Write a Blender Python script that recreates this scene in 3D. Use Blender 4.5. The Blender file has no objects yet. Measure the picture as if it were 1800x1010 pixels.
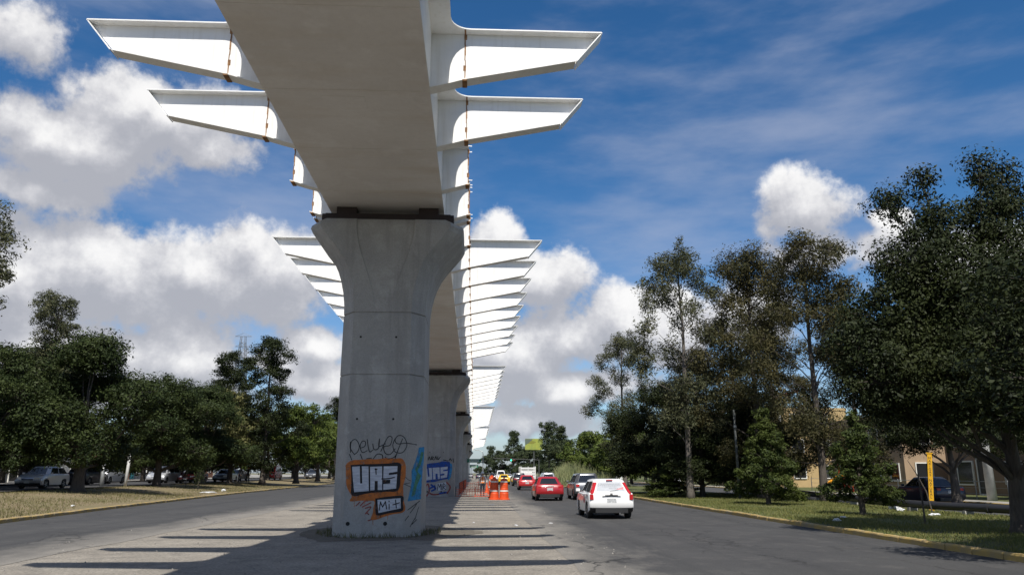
import bpy, bmesh, math, random
import numpy as np
from mathutils import Vector, Matrix, noise
sc = bpy.context.scene
R = math.radians
# ------------------------------------------------------------------ camera
CH = 1.72; PITCH = R(13.54); YAW = R(2.72); FPX = 1350.0
cd = bpy.data.cameras.new('camera'); cam = bpy.data.objects.new('camera', cd)
sc.collection.objects.link(cam); sc.camera = cam
cam.location = (0, 0, CH); cam.rotation_euler = (R(90) + PITCH, 0, -YAW)
cd.sensor_width = 36; cd.lens = 36 * FPX / 1800; cd.clip_start = .1; cd.clip_end = 6000
sc.render.resolution_x = 1024; sc.render.resolution_y = 574
cf = Vector((math.sin(YAW) * math.cos(PITCH), math.cos(YAW) * math.cos(PITCH), math.sin(PITCH)))
cr = Vector((math.cos(YAW), -math.sin(YAW), 0)); cu = cr.cross(cf)
def ray(x, y): return cf + cr * ((x - 900) / FPX) + cu * ((505 - y) / FPX)     # photo pixel (1800 wide) to direction
def on_ground(x, y, z=0.0):
    d = ray(x, y); t = (z - CH) / d.z; return Vector((0, 0, CH)) + d * t
def on_plane(x, y, Y):
    d = ray(x, y); return Vector((0, 0, CH)) + d * (Y / d.y)
# ------------------------------------------------------------------ light
SUN_EL = R(55); to_sun = Vector((.03, -math.cos(SUN_EL), math.sin(SUN_EL))).normalized()
sd = bpy.data.lights.new('sun', 'SUN'); sd.energy = 5.0; sd.angle = R(.53); sd.color = (1, .955, .88)
so = bpy.data.objects.new('sun', sd); sc.collection.objects.link(so)
so.rotation_euler = (-to_sun).to_track_quat('-Z', 'Y').to_euler(); so.location = (0, -30, 60)
sc.view_settings.view_transform = 'Standard'; sc.view_settings.look = 'None'
sc.view_settings.exposure = .26; sc.view_settings.gamma = 1
SKY_STRENGTH = .098; CLOUD = .88
def build_world():
    w = bpy.data.worlds.new('World'); sc.world = w; w.use_nodes = True
    nt = w.node_tree; nt.nodes.clear(); L = nt.links.new
    def N(t, **k):
        n = nt.nodes.new(t)
        for a, b in k.items(): setattr(n, a, b)
        return n
    out = N('ShaderNodeOutputWorld'); bg = N('ShaderNodeBackground'); L(bg.outputs[0], out.inputs[0])
    sky = N('ShaderNodeTexSky'); sky.sky_type = 'NISHITA'; sky.sun_disc = False
    sky.sun_elevation = SUN_EL; sky.sun_rotation = R(178); sky.altitude = 1500; sky.air_density = 1.0; sky.dust_density = .6; sky.ozone_density = 2.2
    hs = N('ShaderNodeHueSaturation'); hs.inputs['Saturation'].default_value = 1.30; hs.inputs['Value'].default_value = 1.0
    L(sky.outputs[0], hs.inputs['Color'])
    sk = N('ShaderNodeVectorMath', operation='SCALE'); sk.inputs['Scale'].default_value = SKY_STRENGTH; L(hs.outputs[0], sk.inputs[0])
    tc = N('ShaderNodeTexCoord'); sep = N('ShaderNodeSeparateXYZ'); L(tc.outputs['Generated'], sep.inputs[0])
    def M(op, a, b=None, c=None):
        n = N('ShaderNodeMath', operation=op)
        for i, v in enumerate((a, b, c)):
            if v is None: continue
            if isinstance(v, (int, float)): n.inputs[i].default_value = v
            else: L(v, n.inputs[i])
        return n.outputs[0]
    az = M('ARCTAN2', sep.outputs[0], sep.outputs[1]); el = M('ARCSINE', sep.outputs[2])
    comb = N('ShaderNodeCombineXYZ'); L(az, comb.inputs[0]); L(el, comb.inputs[1])
    # cloud field as a group: (azimuth, elevation) -> density
    g = bpy.data.node_groups.new('cloud_field', 'ShaderNodeTree')
    g.interface.new_socket('P', in_out='INPUT', socket_type='NodeSocketVector')
    g.interface.new_socket('D', in_out='OUTPUT', socket_type='NodeSocketFloat')
    gl = g.links.new
    def G(t, **k):
        n = g.nodes.new(t)
        for a, b in k.items(): setattr(n, a, b)
        return n
    def GM(op, a, b=None, c=None, clamp=False):
        n = G('ShaderNodeMath', operation=op); n.use_clamp = clamp
        for i, v in enumerate((a, b, c)):
            if v is None: continue
            if isinstance(v, (int, float)): n.inputs[i].default_value = v
            else: gl(v, n.inputs[i])
        return n.outputs[0]
    gi = G('NodeGroupInput'); go = G('NodeGroupOutput')
    nz = G('ShaderNodeTexNoise'); nz.inputs['Scale'].default_value = 9; nz.inputs['Detail'].default_value = 9; nz.inputs['Roughness'].default_value = .56
    gl(gi.outputs[0], nz.inputs['Vector'])
    nz2 = G('ShaderNodeTexNoise'); nz2.inputs['Scale'].default_value = 34; nz2.inputs['Detail'].default_value = 8; nz2.inputs['Roughness'].default_value = .62
    gl(gi.outputs[0], nz2.inputs['Vector'])
    # billows: cloud heaps placed as in the photo (x, y, rx, ry in photo pixels, weight)
    blobs = [(40, 60, 95, 85, .68), (10, 215, 95, 65, .75), (130, 255, 165, 85, .86), (290, 200, 160, 85, .92), (370, 260, 105, 50, .85), (70, 335, 140, 50, .75), (480, 640, 120, 40, .8),
             (40, 480, 200, 120, 1), (200, 500, 190, 110, 1), (340, 480, 140, 80, 1), (500, 470, 150, 90, .9), (440, 430, 90, 60, .8), (120, 610, 260, 70, 1), (330, 640, 130, 45, .95), (560, 610, 70, 40, .9),
             (560, 670, 110, 45, .95), (230, 690, 260, 50, .9),
             (870, 440, 60, 70, 1), (930, 490, 110, 65, 1), (1000, 590, 130, 75, 1.0), (1090, 560, 80, 70, 1), (1190, 580, 110, 80, 1),
             (920, 620, 140, 70, 1), (1000, 680, 200, 50, .9), (930, 740, 170, 45, .85), (1290, 560, 120, 70, .9),
             (1415, 372, 84, 74, .92), (1440, 440, 100, 45, .9), (1550, 440, 90, 40, .9), (1560, 385, 38, 20, .8), (1700, 470, 160, 60, .9)]
    acc = None
    for (x, y, rx, ry, wt) in blobs:
        d = ray(x, y).normalized(); a0 = math.atan2(d.x, d.y); e0 = math.asin(d.z)
        s = G('ShaderNodeVectorMath', operation='SUBTRACT'); gl(gi.outputs[0], s.inputs[0]); s.inputs[1].default_value = (a0, e0, 0)
        m = G('ShaderNodeVectorMath', operation='MULTIPLY'); gl(s.outputs[0], m.inputs[0])
        m.inputs[1].default_value = (FPX / rx / 1.05 * math.cos(e0), FPX / ry / 1.05, 0)
        q = G('ShaderNodeVectorMath', operation='LENGTH'); gl(m.outputs[0], q.inputs[0])
        v = GM('SUBTRACT', wt, q.outputs['Value'])
        acc = v if acc is None else GM('SMOOTH_MAX', acc, v, .25)
    # the same kind of heaps goes on all round, outside the view
    se = G('ShaderNodeSeparateXYZ'); gl(gi.outputs[0], se.inputs[0])
    nb = G('ShaderNodeTexNoise'); nb.inputs['Scale'].default_value = 2.6; nb.inputs['Detail'].default_value = 3; gl(gi.outputs[0], nb.inputs['Vector'])
    gen = GM('MULTIPLY_ADD', nb.outputs[0], 4.0, -2.05)
    off = GM('SUBTRACT', GM('ABSOLUTE', GM('SUBTRACT', se.outputs[0], YAW)), .66)
    up = GM('SUBTRACT', se.outputs[1], .66)
    outm = GM('MULTIPLY', GM('MAXIMUM', off, up), 6.0, clamp=True)
    gen = GM('ADD', gen, GM('MULTIPLY_ADD', outm, 3.0, -3.0))
    acc = GM('MAXIMUM', acc, gen)
    n1 = GM('MULTIPLY_ADD', nz.outputs[0], 2.1, -1.08)
    n2 = GM('MULTIPLY_ADD', nz2.outputs[0], .62, -.31)
    D = GM('ADD', GM('ADD', acc, n1), n2)
    gl(D, go.inputs[0])
    def field(vec):
        n = N('ShaderNodeGroup'); n.node_tree = g; L(vec, n.inputs[0]); return n.outputs[0]
    D0 = field(comb.outputs[0])
    ad = N('ShaderNodeVectorMath', operation='ADD'); L(comb.outputs[0], ad.inputs[0]); ad.inputs[1].default_value = (.006, .034, 0)
    D1 = field(ad.outputs[0])
    def ramp(v, lo, hi):
        n = N('ShaderNodeMapRange'); n.interpolation_type = 'SMOOTHSTEP'; L(v, n.inputs[0])
        n.inputs[1].default_value = lo; n.inputs[2].default_value = hi; return n.outputs[0]
    cover = ramp(D0, -.09, .32)
    shade = ramp(M('SUBTRACT', D0, M('MULTIPLY', D1, .95)), -.25, .85)      # tops face the sun, bases are grey
    cr_ = N('ShaderNodeValToRGB'); L(shade, cr_.inputs[0])
    cr_.color_ramp.elements[0].color = (.42, .43, .475, 1); cr_.color_ramp.elements[1].color = (.95, .94, .93, 1)
    e = cr_.color_ramp.elements.new(.45); e.color = (.62, .62, .65, 1)
    # thin high veil
    mp = N('ShaderNodeMapping'); L(comb.outputs[0], mp.inputs[0]); mp.inputs['Rotation'].default_value = (0, 0, .7); mp.inputs['Scale'].default_value = (1.2, 4.2, 1)
    nv = N('ShaderNodeTexNoise'); nv.inputs['Scale'].default_value = 2.2; nv.inputs['Detail'].default_value = 7; nv.inputs['Roughness'].default_value = .55; L(mp.outputs[0], nv.inputs['Vector'])
    veil = M('MULTIPLY', ramp(nv.outputs[0], .40, .74), .46)
    mv = N('ShaderNodeMix', data_type='RGBA'); L(veil, mv.inputs[0]); L(sk.outputs[0], mv.inputs[6]); mv.inputs[7].default_value = (.42, .45, .55, 1)
    sc_ = N('ShaderNodeVectorMath', operation='SCALE'); L(cr_.outputs[0], sc_.inputs[0]); sc_.inputs['Scale'].default_value = CLOUD
    mx = N('ShaderNodeMix', data_type='RGBA'); L(M('MULTIPLY', cover, .96), mx.inputs[0]); L(mv.outputs[2], mx.inputs[6]); L(sc_.outputs[0], mx.inputs[7])
    hz = N('ShaderNodeMapRange'); hz.interpolation_type = 'SMOOTHSTEP'; L(el, hz.inputs[0]); hz.inputs[1].default_value = .10; hz.inputs[2].default_value = -.01; hz.inputs[3].default_value = 0; hz.inputs[4].default_value = .85
    hm = N('ShaderNodeMix', data_type='RGBA'); L(hz.outputs[0], hm.inputs[0]); L(mx.outputs[2], hm.inputs[6]); hm.inputs[7].default_value = (.27, .32, .40, 1)      # hazy air low over the horizon
    L(hm.outputs[2], bg.inputs[0]); bg.inputs[1].default_value = 1.0
build_world()
# ------------------------------------------------------------------ helpers
COL = sc.collection
MATS = {}
def mat(name, col, rough=.7, metal=0, var=0.0, scale=3.0, col2=None, bump=0.0, bscale=None, coat=0, spec=.5, island=False, trans=0.0, detail=6, stretch=(1, 1, 1), obj_rand=0.0, emit=None):
    if name in MATS: return MATS[name]
    m = bpy.data.materials.new(name); m.use_nodes = True; nt = m.node_tree; L = nt.links.new
    b = nt.nodes['Principled BSDF']; b.inputs['Base Color'].default_value = (*col, 1); b.inputs['Roughness'].default_value = rough
    b.inputs['Metallic'].default_value = metal; b.inputs['Coat Weight'].default_value = coat; b.inputs['Coat Roughness'].default_value = .05; b.inputs['Specular IOR Level'].default_value = spec
    if col2 is None and var: col2 = tuple(c * (1 - var) for c in col)
    tc = nt.nodes.new('ShaderNodeTexCoord')
    if col2 is not None:
        mx = nt.nodes.new('ShaderNodeMix'); mx.data_type = 'RGBA'; mx.inputs[6].default_value = (*col, 1); mx.inputs[7].default_value = (*col2, 1)
        if island:
            gm = nt.nodes.new('ShaderNodeNewGeometry'); L(gm.outputs['Random Per Island'], mx.inputs[0])
        else:
            mp = nt.nodes.new('ShaderNodeMapping'); mp.inputs['Scale'].default_value = stretch; L(tc.outputs['Object'], mp.inputs[0])
            nz = nt.nodes.new('ShaderNodeTexNoise'); nz.inputs['Scale'].default_value = scale; nz.inputs['Detail'].default_value = detail; nz.inputs['Roughness'].default_value = .62
            L(mp.outputs[0], nz.inputs['Vector'])
            mr = nt.nodes.new('ShaderNodeMapRange'); mr.inputs[1].default_value = .32; mr.inputs[2].default_value = .68; L(nz.outputs[0], mr.inputs[0]); L(mr.outputs[0], mx.inputs[0])
        L(mx.outputs[2], b.inputs['Base Color'])
    if bump:
        n2 = nt.nodes.new('ShaderNodeTexNoise'); n2.inputs['Scale'].default_value = bscale or scale * 8; n2.inputs['Detail'].default_value = 5; L(tc.outputs['Object'], n2.inputs['Vector'])
        bp = nt.nodes.new('ShaderNodeBump'); bp.inputs['Strength'].default_value = bump; bp.inputs['Distance'].default_value = .02; L(n2.outputs[0], bp.inputs['Height']); L(bp.outputs[0], b.inputs['Normal'])
    if trans:
        t = nt.nodes.new('ShaderNodeBsdfTranslucent'); ms = nt.nodes.new('ShaderNodeMixShader'); ms.inputs[0].default_value = trans
        if col2 is not None: L(mx.outputs[2], t.inputs[0])
        else: t.inputs[0].default_value = (*col, 1)
        L(b.outputs[0], ms.inputs[1]); L(t.outputs[0], ms.inputs[2]); L(ms.outputs[0], nt.nodes['Material Output'].inputs[0])
    if emit:
        b.inputs['Emission Color'].default_value = (*emit[0], 1); b.inputs['Emission Strength'].default_value = emit[1]
    MATS[name] = m; return m
class MB:
    def __init__(s): s.v = []; s.f = []; s.m = []
    def face(s, pts, mi=0):
        i = len(s.v); s.v += [tuple(p) for p in pts]; s.f.append(tuple(range(i, i + len(pts)))); s.m.append(mi); return s
    def box(s, c, d, mi=0, rz=0.0, M=None):
        i = len(s.v); x, y, z = d[0] / 2, d[1] / 2, d[2] / 2
        ca, sa = math.cos(rz), math.sin(rz)
        for k in ((-1, -1, -1), (1, -1, -1), (1, 1, -1), (-1, 1, -1), (-1, -1, 1), (1, -1, 1), (1, 1, 1), (-1, 1, 1)):
            px, py, pz = k[0] * x, k[1] * y, k[2] * z
            p = Vector((px * ca - py * sa, px * sa + py * ca, pz))
            if M: p = M @ p
            s.v.append((p.x + c[0], p.y + c[1], p.z + c[2]))
        for q in ((3, 2, 1, 0), (4, 5, 6, 7), (0, 1, 5, 4), (1, 2, 6, 5), (2, 3, 7, 6), (3, 0, 4, 7)): s.f.append(tuple(i + j for j in q)); s.m.append(mi)
        return s
    def tube(s, pts, rad, n=6, mi=0, cap=True):
        pts = [Vector(p) for p in pts]
        if isinstance(rad, (int, float)): rad = [rad] * len(pts)
        i0 = len(s.v); up = Vector((0, 0, 1))
        for k, p in enumerate(pts):
            d = (pts[min(k + 1, len(pts) - 1)] - pts[max(k - 1, 0)])
            d = d.normalized() if d.length > 1e-9 else up
            a = d.cross(Vector((1, 0, 0)) if abs(d.x) < .8 else Vector((0, 1, 0))).normalized(); b = d.cross(a)
            for j in range(n):
                t = 2 * math.pi * j / n; q = p + (a * math.cos(t) + b * math.sin(t)) * rad[k]; s.v.append(tuple(q))
        for k in range(len(pts) - 1):
            for j in range(n):
                s.f.append((i0 + k * n + j, i0 + k * n + (j + 1) % n, i0 + (k + 1) * n + (j + 1) % n, i0 + (k + 1) * n + j)); s.m.append(mi)
        if cap:
            s.f.append(tuple(i0 + j for j in range(n))[::-1]); s.m.append(mi)
            e = i0 + (len(pts) - 1) * n; s.f.append(tuple(e + j for j in range(n))); s.m.append(mi)
        return s
    def loft(s, rings, mi=0, cap=True, close=True):
        n = len(rings[0]); i0 = len(s.v)
        for r in rings: s.v += [tuple(p) for p in r]
        for k in range(len(rings) - 1):
            for j in range(n if close else n - 1):
                s.f.append((i0 + k * n + j, i0 + k * n + (j + 1) % n, i0 + (k + 1) * n + (j + 1) % n, i0 + (k + 1) * n + j)); s.m.append(mi)
        if cap:
            s.f.append(tuple(i0 + j for j in range(n))[::-1]); s.m.append(mi); e = i0 + (len(rings) - 1) * n
            s.f.append(tuple(e + j for j in range(n))); s.m.append(mi)
        return s
    def cyl(s, c, r, h, n=16, axis='z', mi=0, r2=None):
        r2 = r if r2 is None else r2; rings = []
        for (rr, t) in ((r, -h / 2), (r2, h / 2)):
            ring = []
            for j in range(n):
                a = 2 * math.pi * j / n; x, y = rr * math.cos(a), rr * math.sin(a)
                p = {'z': (x, y, t), 'x': (t, x, y), 'y': (y, t, x)}[axis]
                ring.append((c[0] + p[0], c[1] + p[1], c[2] + p[2]))
            rings.append(ring)
        return s.loft(rings, mi)
    def mesh(s, name, mats, smooth=False, fix=True):
        me = bpy.data.meshes.new(name); me.from_pydata(s.v, [], s.f)
        for m in (mats if isinstance(mats, (list, tuple)) else [mats]): me.materials.append(m)
        if max(s.m, default=0): me.polygons.foreach_set('material_index', s.m)
        if fix:
            bm = bmesh.new(); bm.from_mesh(me); bmesh.ops.recalc_face_normals(bm, faces=bm.faces); bm.to_mesh(me); bm.free()
        if smooth: me.polygons.foreach_set('use_smooth', [True] * len(me.polygons))
        me.update(); return me
    def build(s, name, mats, parent=None, smooth=False, loc=None, bevel=0, fix=True, autosmooth=False):
        return link(name, s.mesh(name, mats, smooth, fix), parent, loc, bevel)
def link(name, me, parent=None, loc=None, bevel=0):
    o = bpy.data.objects.new(name, me); COL.objects.link(o)
    if parent: o.parent = parent
    if loc is not None: o.location = loc
    if bevel:
        b = o.modifiers.new('bevel', 'BEVEL'); b.width = bevel; b.segments = 2; b.limit_method = 'ANGLE'; b.angle_limit = R(35)
    return o
def thing(name, label, cat, loc=(0, 0, 0), rz=0, group=None):
    o = bpy.data.objects.new(name, None); COL.objects.link(o); o.empty_display_size = .3
    o.location = loc; o.rotation_euler = (0, 0, rz); return tag(o, label, cat, group)
def tag(o, label, cat, group=None):
    o['label'] = label; o['category'] = cat
    if group: o['group'] = group
    return o
def struct(o): o['kind'] = 'structure'; return o
def stuff(o, label=None, cat=None):
    o['kind'] = 'stuff'
    if label: o['label'] = label; o['category'] = cat
    return o
def copy_tree(o, parent=None):
    c = o.copy(); COL.objects.link(c); c.parent = parent
    for ch in o.children: copy_tree(ch, c)
    return c
def smoothstep(a, b, x):
    t = min(1, max(0, (x - a) / (b - a))); return t * t * (3 - 2 * t)
def lerp_tab(tab, x):
    if x <= tab[0][0]: return tab[0][1]
    for (a, b), (c, d) in zip(tab, tab[1:]):
        if x <= c: return b + (d - b) * (x - a) / (c - a)
    return tab[-1][1]
rnd = random.Random(5)
# ------------------------------------------------------------------ ground
def ground_mat(name, c1, c2, c3, s1, s2, bump, bs, rough=.9, spots=None, fine_k=.45, edge=None):
    m = bpy.data.materials.new(name); m.use_nodes = True; nt = m.node_tree; L = nt.links.new; b = nt.nodes['Principled BSDF']
    b.inputs['Roughness'].default_value = rough; b.inputs['Specular IOR Level'].default_value = .3
    tc = nt.nodes.new('ShaderNodeTexCoord')
    def nz(scale, det=6, st=(1, 1, 1)):
        mp = nt.nodes.new('ShaderNodeMapping'); mp.inputs['Scale'].default_value = st; L(tc.outputs['Object'], mp.inputs[0])
        n = nt.nodes.new('ShaderNodeTexNoise'); n.inputs['Scale'].default_value = scale; n.inputs['Detail'].default_value = det; n.inputs['Roughness'].default_value = .65; L(mp.outputs[0], n.inputs['Vector']); return n.outputs[0]
    def rg(v, a, c):
        r = nt.nodes.new('ShaderNodeMapRange'); r.inputs[1].default_value = a; r.inputs[2].default_value = c; L(v, r.inputs[0]); return r.outputs[0]
    def mix(f, a, c):
        x = nt.nodes.new('ShaderNodeMix'); x.data_type = 'RGBA'; L(f, x.inputs[0])
        for i, v in ((6, a), (7, c)):
            if isinstance(v, tuple): x.inputs[i].default_value = (*v, 1)
            else: L(v, x.inputs[i])
        return x.outputs[2]
    c = mix(rg(nz(s1), .35, .65), c1, c2); c = mix(rg(nz(s2, 4), .52, .72), c, c3)
    if spots: c = mix(rg(nz(spots[0], 3, spots[2]), .5, .8), c, spots[1])
    if edge:      # dust blown over the road edge: (x where all dust, x where none, colour)
        sp = nt.nodes.new('ShaderNodeSeparateXYZ'); L(tc.outputs['Object'], sp.inputs[0]); w1 = nz(.55, 7, (1, .35, 1)); w2 = nz(2.5, 6, (1, .5, 1))
        def mm(op, a, b_):
            n = nt.nodes.new('ShaderNodeMath'); n.operation = op
            for i, v in ((0, a), (1, b_)):
                if isinstance(v, (int, float)): n.inputs[i].default_value = v
                else: L(v, n.inputs[i])
            return n.outputs[0]
        off = mm('ADD', mm('MULTIPLY', mm('SUBTRACT', w1, .5), 3.6), mm('MULTIPLY', mm('SUBTRACT', w2, .5), 1.6))
        c = mix(rg(mm('ADD', sp.outputs[0], off), edge[1], edge[0]), c, edge[2])
        vm = nt.nodes.new('ShaderNodeMapping'); vm.inputs['Scale'].default_value = (.34, .16, 1); L(tc.outputs['Object'], vm.inputs[0])
        vn = nt.nodes.new('ShaderNodeTexNoise'); vn.inputs['Scale'].default_value = 1.4; vn.inputs['Detail'].default_value = 5; L(tc.outputs['Object'], vn.inputs['Vector'])
        va = nt.nodes.new('ShaderNodeMix'); va.data_type = 'RGBA'; va.blend_type = 'ADD'; va.inputs[0].default_value = .22; L(vm.outputs[0], va.inputs[6]); L(vn.outputs['Color'], va.inputs[7])
        vo = nt.nodes.new('ShaderNodeTexVoronoi'); vo.feature = 'DISTANCE_TO_EDGE'; vo.inputs['Scale'].default_value = 1.0; L(va.outputs[2], vo.inputs['Vector'])
        c = mix(mm('MULTIPLY', rg(vo.outputs['Distance'], .010, .002), rg(w1, .42, .6)), c, (.032, .031, .030))      # tar-filled cracks
    fine = rg(nz(bs, 2), .25, .75); dk = nt.nodes.new('ShaderNodeMix'); dk.data_type = 'RGBA'; dk.blend_type = 'MULTIPLY'; dk.inputs[0].default_value = fine_k; L(c, dk.inputs[6]); L(fine, dk.inputs[7])
    L(dk.outputs[2], b.inputs['Base Color'])
    bp = nt.nodes.new('ShaderNodeBump'); bp.inputs['Strength'].default_value = bump; bp.inputs['Distance'].default_value = .02; L(nz(bs, 4), bp.inputs['Height']); L(bp.outputs[0], b.inputs['Normal'])
    return m
M_ASPH = ground_mat('asphalt', (.078, .077, .076), (.062, .061, .061), (.10, .096, .092), .35, 1.3, .35, 38, .85, (.8, (.06, .06, .06), (2.2, .05, 1)))
DUST = (.25, .232, .205)
M_ASPH_L = ground_mat('asphalt_left', (.078, .077, .076), (.062, .061, .061), (.10, .096, .092), .35, 1.3, .35, 38, .85, (.8, (.048, .048, .049), (1.6, .035, 1)), edge=(-9.2, -11.2, DUST))
M_ASPH_R = ground_mat('asphalt_right', (.078, .077, .076), (.062, .061, .061), (.10, .096, .092), .35, 1.3, .35, 38, .85, (.8, (.048, .048, .049), (1.6, .035, 1)), edge=(2.0, 3.6, DUST))
M_DIRT = ground_mat('dusty_concrete', (.36, .325, .275), (.27, .243, .205), (.41, .372, .315), .45, 2.6, .7, 17, spots=(1.6, (.18, .165, .145), (1, 1, 1)), fine_k=.6)
M_SOIL = ground_mat('dry_grass_soil', (.25, .19, .115), (.19, .165, .08), (.30, .23, .145), .16, .9, .8, 14)
M_GRASS = ground_mat('grass_soil', (.115, .125, .04), (.075, .095, .028), (.19, .165, .08), .3, 1.3, .8, 16)
M_PAVE = ground_mat('pavement', (.36, .34, .31), (.30, .29, .26), (.33, .31, .28), .4, 2, .3, 12)
M_EARTH = ground_mat('earth', (.20, .18, .11), (.14, .15, .07), (.24, .2, .14), .05, .3, .5, 4)
def sheet(name, xs_fn, ys, m, z_fn=None, parent=None):
    mb = MB(); rows = []
    for y in ys: rows.append([(x, y, z_fn(x, y) if z_fn else 0) for x in xs_fn(y)])
    n = len(rows[0])
    for r_ in rows: mb.v += r_
    for k in range(len(rows) - 1):
        for j in range(n - 1):
            mb.f.append((k * n + j, k * n + j + 1, (k + 1) * n + j + 1, (k + 1) * n + j)); mb.m.append(0)
    o = mb.build(name, m, parent, smooth=True, fix=False); return o
def yy(a, b, st): 
    n = int((b - a) / st); return [a + (b - a) * i / n for i in range(n + 1)]
struct(sheet('ground', lambda y: [-1500, -400, -60, 60, 400, 1500], [-300, -60, 0, 100, 300, 800, 3000], M_EARTH, lambda x, y: -.03))
KL = [(-40, -14.2), (15, -15.5), (28.5, -16.4), (40, -17.6), (66, -19.6), (125, -22.2), (250, -26), (700, -34)]
xl = lambda y: lerp_tab(KL, y)
LE = [(-40, -9.5), (25, -9.7), (33, -9.5), (45, -8.6), (70, -7.8), (300, -7.5)]
def wob(y, s, a): return a * (noise.noise(Vector((s, y * .35, 0))) + .5 * noise.noise(Vector((s, y * 1.7, 3))))
struct(sheet('median', lambda y: [-12, -6, 0, 4], yy(-40, 420, 5), M_DIRT, lambda x, y: 0.0))
struct(sheet('road_left', lambda y: [xl(y) - .3, xl(y) * .6 + lerp_tab(LE, y) * .4, -9.0 + wob(y, 1, .12)], yy(-40, 420, .8), M_ASPH_L, lambda x, y: .006))
struct(sheet('road_right', lambda y: [1.9 + wob(y, 7, .12), 6, 11.1], yy(-40, 420, .8), M_ASPH_R, lambda x, y: .006))
# left verge, side street and pavement rise above the carriageway
def zleft(x, y):
    d = xl(y) - x
    return .13 + .47 * smoothstep(0, 9, d) + .05 * noise.noise(Vector((x * .25, y * .25, 0))) * smoothstep(.5, 3, d)
struct(sheet('verge_left', lambda y: [xl(y) - .16 - t for t in (0, .4, 1, 2, 3, 4, 5, 6, 7, 8, 9, 10, 12)], yy(-40, 420, 1.5), M_SOIL, zleft))
sx = lambda y: xl(y) - 9.2
struct(sheet('side_street_left', lambda y: [sx(y) - 10.5, sx(y) - 5, sx(y)], yy(-40, 420, 4), M_ASPH, lambda x, y: .665))
struct(sheet('pavement_left', lambda y: [sx(y) - 300, sx(y) - 30, sx(y) - 10.4], yy(-40, 420, 8), M_PAVE, lambda x, y: .78))
# right verge, side lane, pavement
RV = 20.3
zright = lambda x, y: .12 + .05 * noise.noise(Vector((x * .4, y * .3, 5))) * smoothstep(11.2, 12.5, x) * smoothstep(RV, RV - 1.5, x)
struct(sheet('verge_right', lambda y: [10.96 + (RV - 10.96) * k / 8 for k in range(9)], yy(-40, 420, 1.5), M_GRASS, zright))
struct(sheet('side_lane_right', lambda y: [RV - .2, 24, 28.2], yy(-40, 420, 4), M_ASPH, lambda x, y: .02))
struct(sheet('pavement_right', lambda y: [28, 30], yy(-40, 420, 4), M_PAVE, lambda x, y: .13))
struct(sheet('lawn_right', lambda y: [30, 40, 300], yy(-40, 420, 6), M_GRASS, lambda x, y: .12))
# kerbs of painted stones
M_KERB = mat('worn_yellow_kerb', (.47, .31, .07), .9, col2=(.27, .22, .14), scale=1.6, bump=.4, bscale=30)
M_KERB2 = mat('bare_kerb', (.27, .235, .175), .9, col2=(.40, .28, .09), scale=2, bump=.4, bscale=30)
def kerb(name, fx, y0, y1, side):
    root = thing(name, '', ''); del root['label']; del root['category']; struct(root)
    prof = [(-.09, -.05), (.09, -.05), (.09, .12), (.065, .15), (-.065, .15), (-.09, .12)]
    mes = []
    for k in range(3):
        mb = MB(); r = random.Random(k)
        mb.loft([[(px + r.uniform(-.006, .006), yv, pz + r.uniform(-.008, .008)) for px, pz in prof] for yv in (-.49, -.2, .2, .49)])
        mes.append(mb.mesh('kerb_stone', M_KERB2 if k == 2 else M_KERB))
    y = y0
    while y < y1:
        s = 1.0 if y < 75 else 4.0
        o = link('kerb_stone', mes[rnd.choice([0, 0, 0, 1, 1, 1, 2])], root); x0, x1 = fx(y), fx(y + s)
        o.location = ((x0 + x1) / 2 + rnd.uniform(-.01, .01), y + s / 2, rnd.uniform(-.015, .005)); o.scale = (1, s, 1)
        o.rotation_euler = (0, 0, -math.atan2(x1 - x0, s) + rnd.uniform(-.008, .008)); y += s
kerb('kerb_left', lambda y: xl(y) - .07, 8, 300, -1)
kerb('kerb_right', lambda y: 10.87, 8, 300, 1)
kerb('side_kerb_right', lambda y: 28.0, 20, 200, 1)
# grass blades
def blades(name, pts, h, w, m, label, seed=0):
    r = np.random.default_rng(seed); n = len(pts); P = np.array(pts, dtype=np.float32)
    a = r.uniform(0, 2 * np.pi, n); hh = h * r.uniform(.5, 1.5, n); ln = r.normal(0, .4, (n, 2)) * hh[:, None]
    dx = np.cos(a) * w; dy = np.sin(a) * w
    V = np.zeros((n, 3, 3), np.float32)
    V[:, 0] = P + np.stack([dx, dy, np.zeros(n)], 1); V[:, 1] = P - np.stack([dx, dy, np.zeros(n)], 1); V[:, 2] = P + np.stack([ln[:, 0], ln[:, 1], hh], 1)
    o = link(name, raw_mesh(name, V.reshape(-1, 3), 3, m)); return stuff(o, label, 'grass')
def raw_mesh(name, V, k, m):
    n = len(V) // k; me = bpy.data.meshes.new(name); me.vertices.add(len(V)); me.vertices.foreach_set('co', np.ascontiguousarray(V, np.float32).ravel())
    me.loops.add(n * k); me.loops.foreach_set('vertex_index', np.arange(n * k, dtype=np.int32))
    me.polygons.add(n); me.polygons.foreach_set('loop_start', np.arange(0, n * k, k, dtype=np.int32)); me.polygons.foreach_set('loop_total', np.full(n, k, np.int32))
    me.update(calc_edges=True); me.materials.append(m); return me
M_BLADE = mat('grass_blade', (.10, .13, .03), .7, col2=(.22, .20, .075), island=True, trans=.25, spec=.2)
M_STRAW = mat('dry_blade', (.20, .165, .085), .8, col2=(.12, .125, .045), island=True, trans=.2, spec=.2)
pts = []
while len(pts) < 70000:
    y = 14 + 50 * rnd.random() ** 1.5; x = rnd.uniform(11.1, RV - .1)
    if noise.noise(Vector((x * .45, y * .3, 2))) + rnd.uniform(-.5, .5) > -.22: pts.append((x, y, zright(x, y) - .005))
blades('grass', pts, .075, .012, M_BLADE, 'short green grass on the right verge')
pts = []
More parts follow.
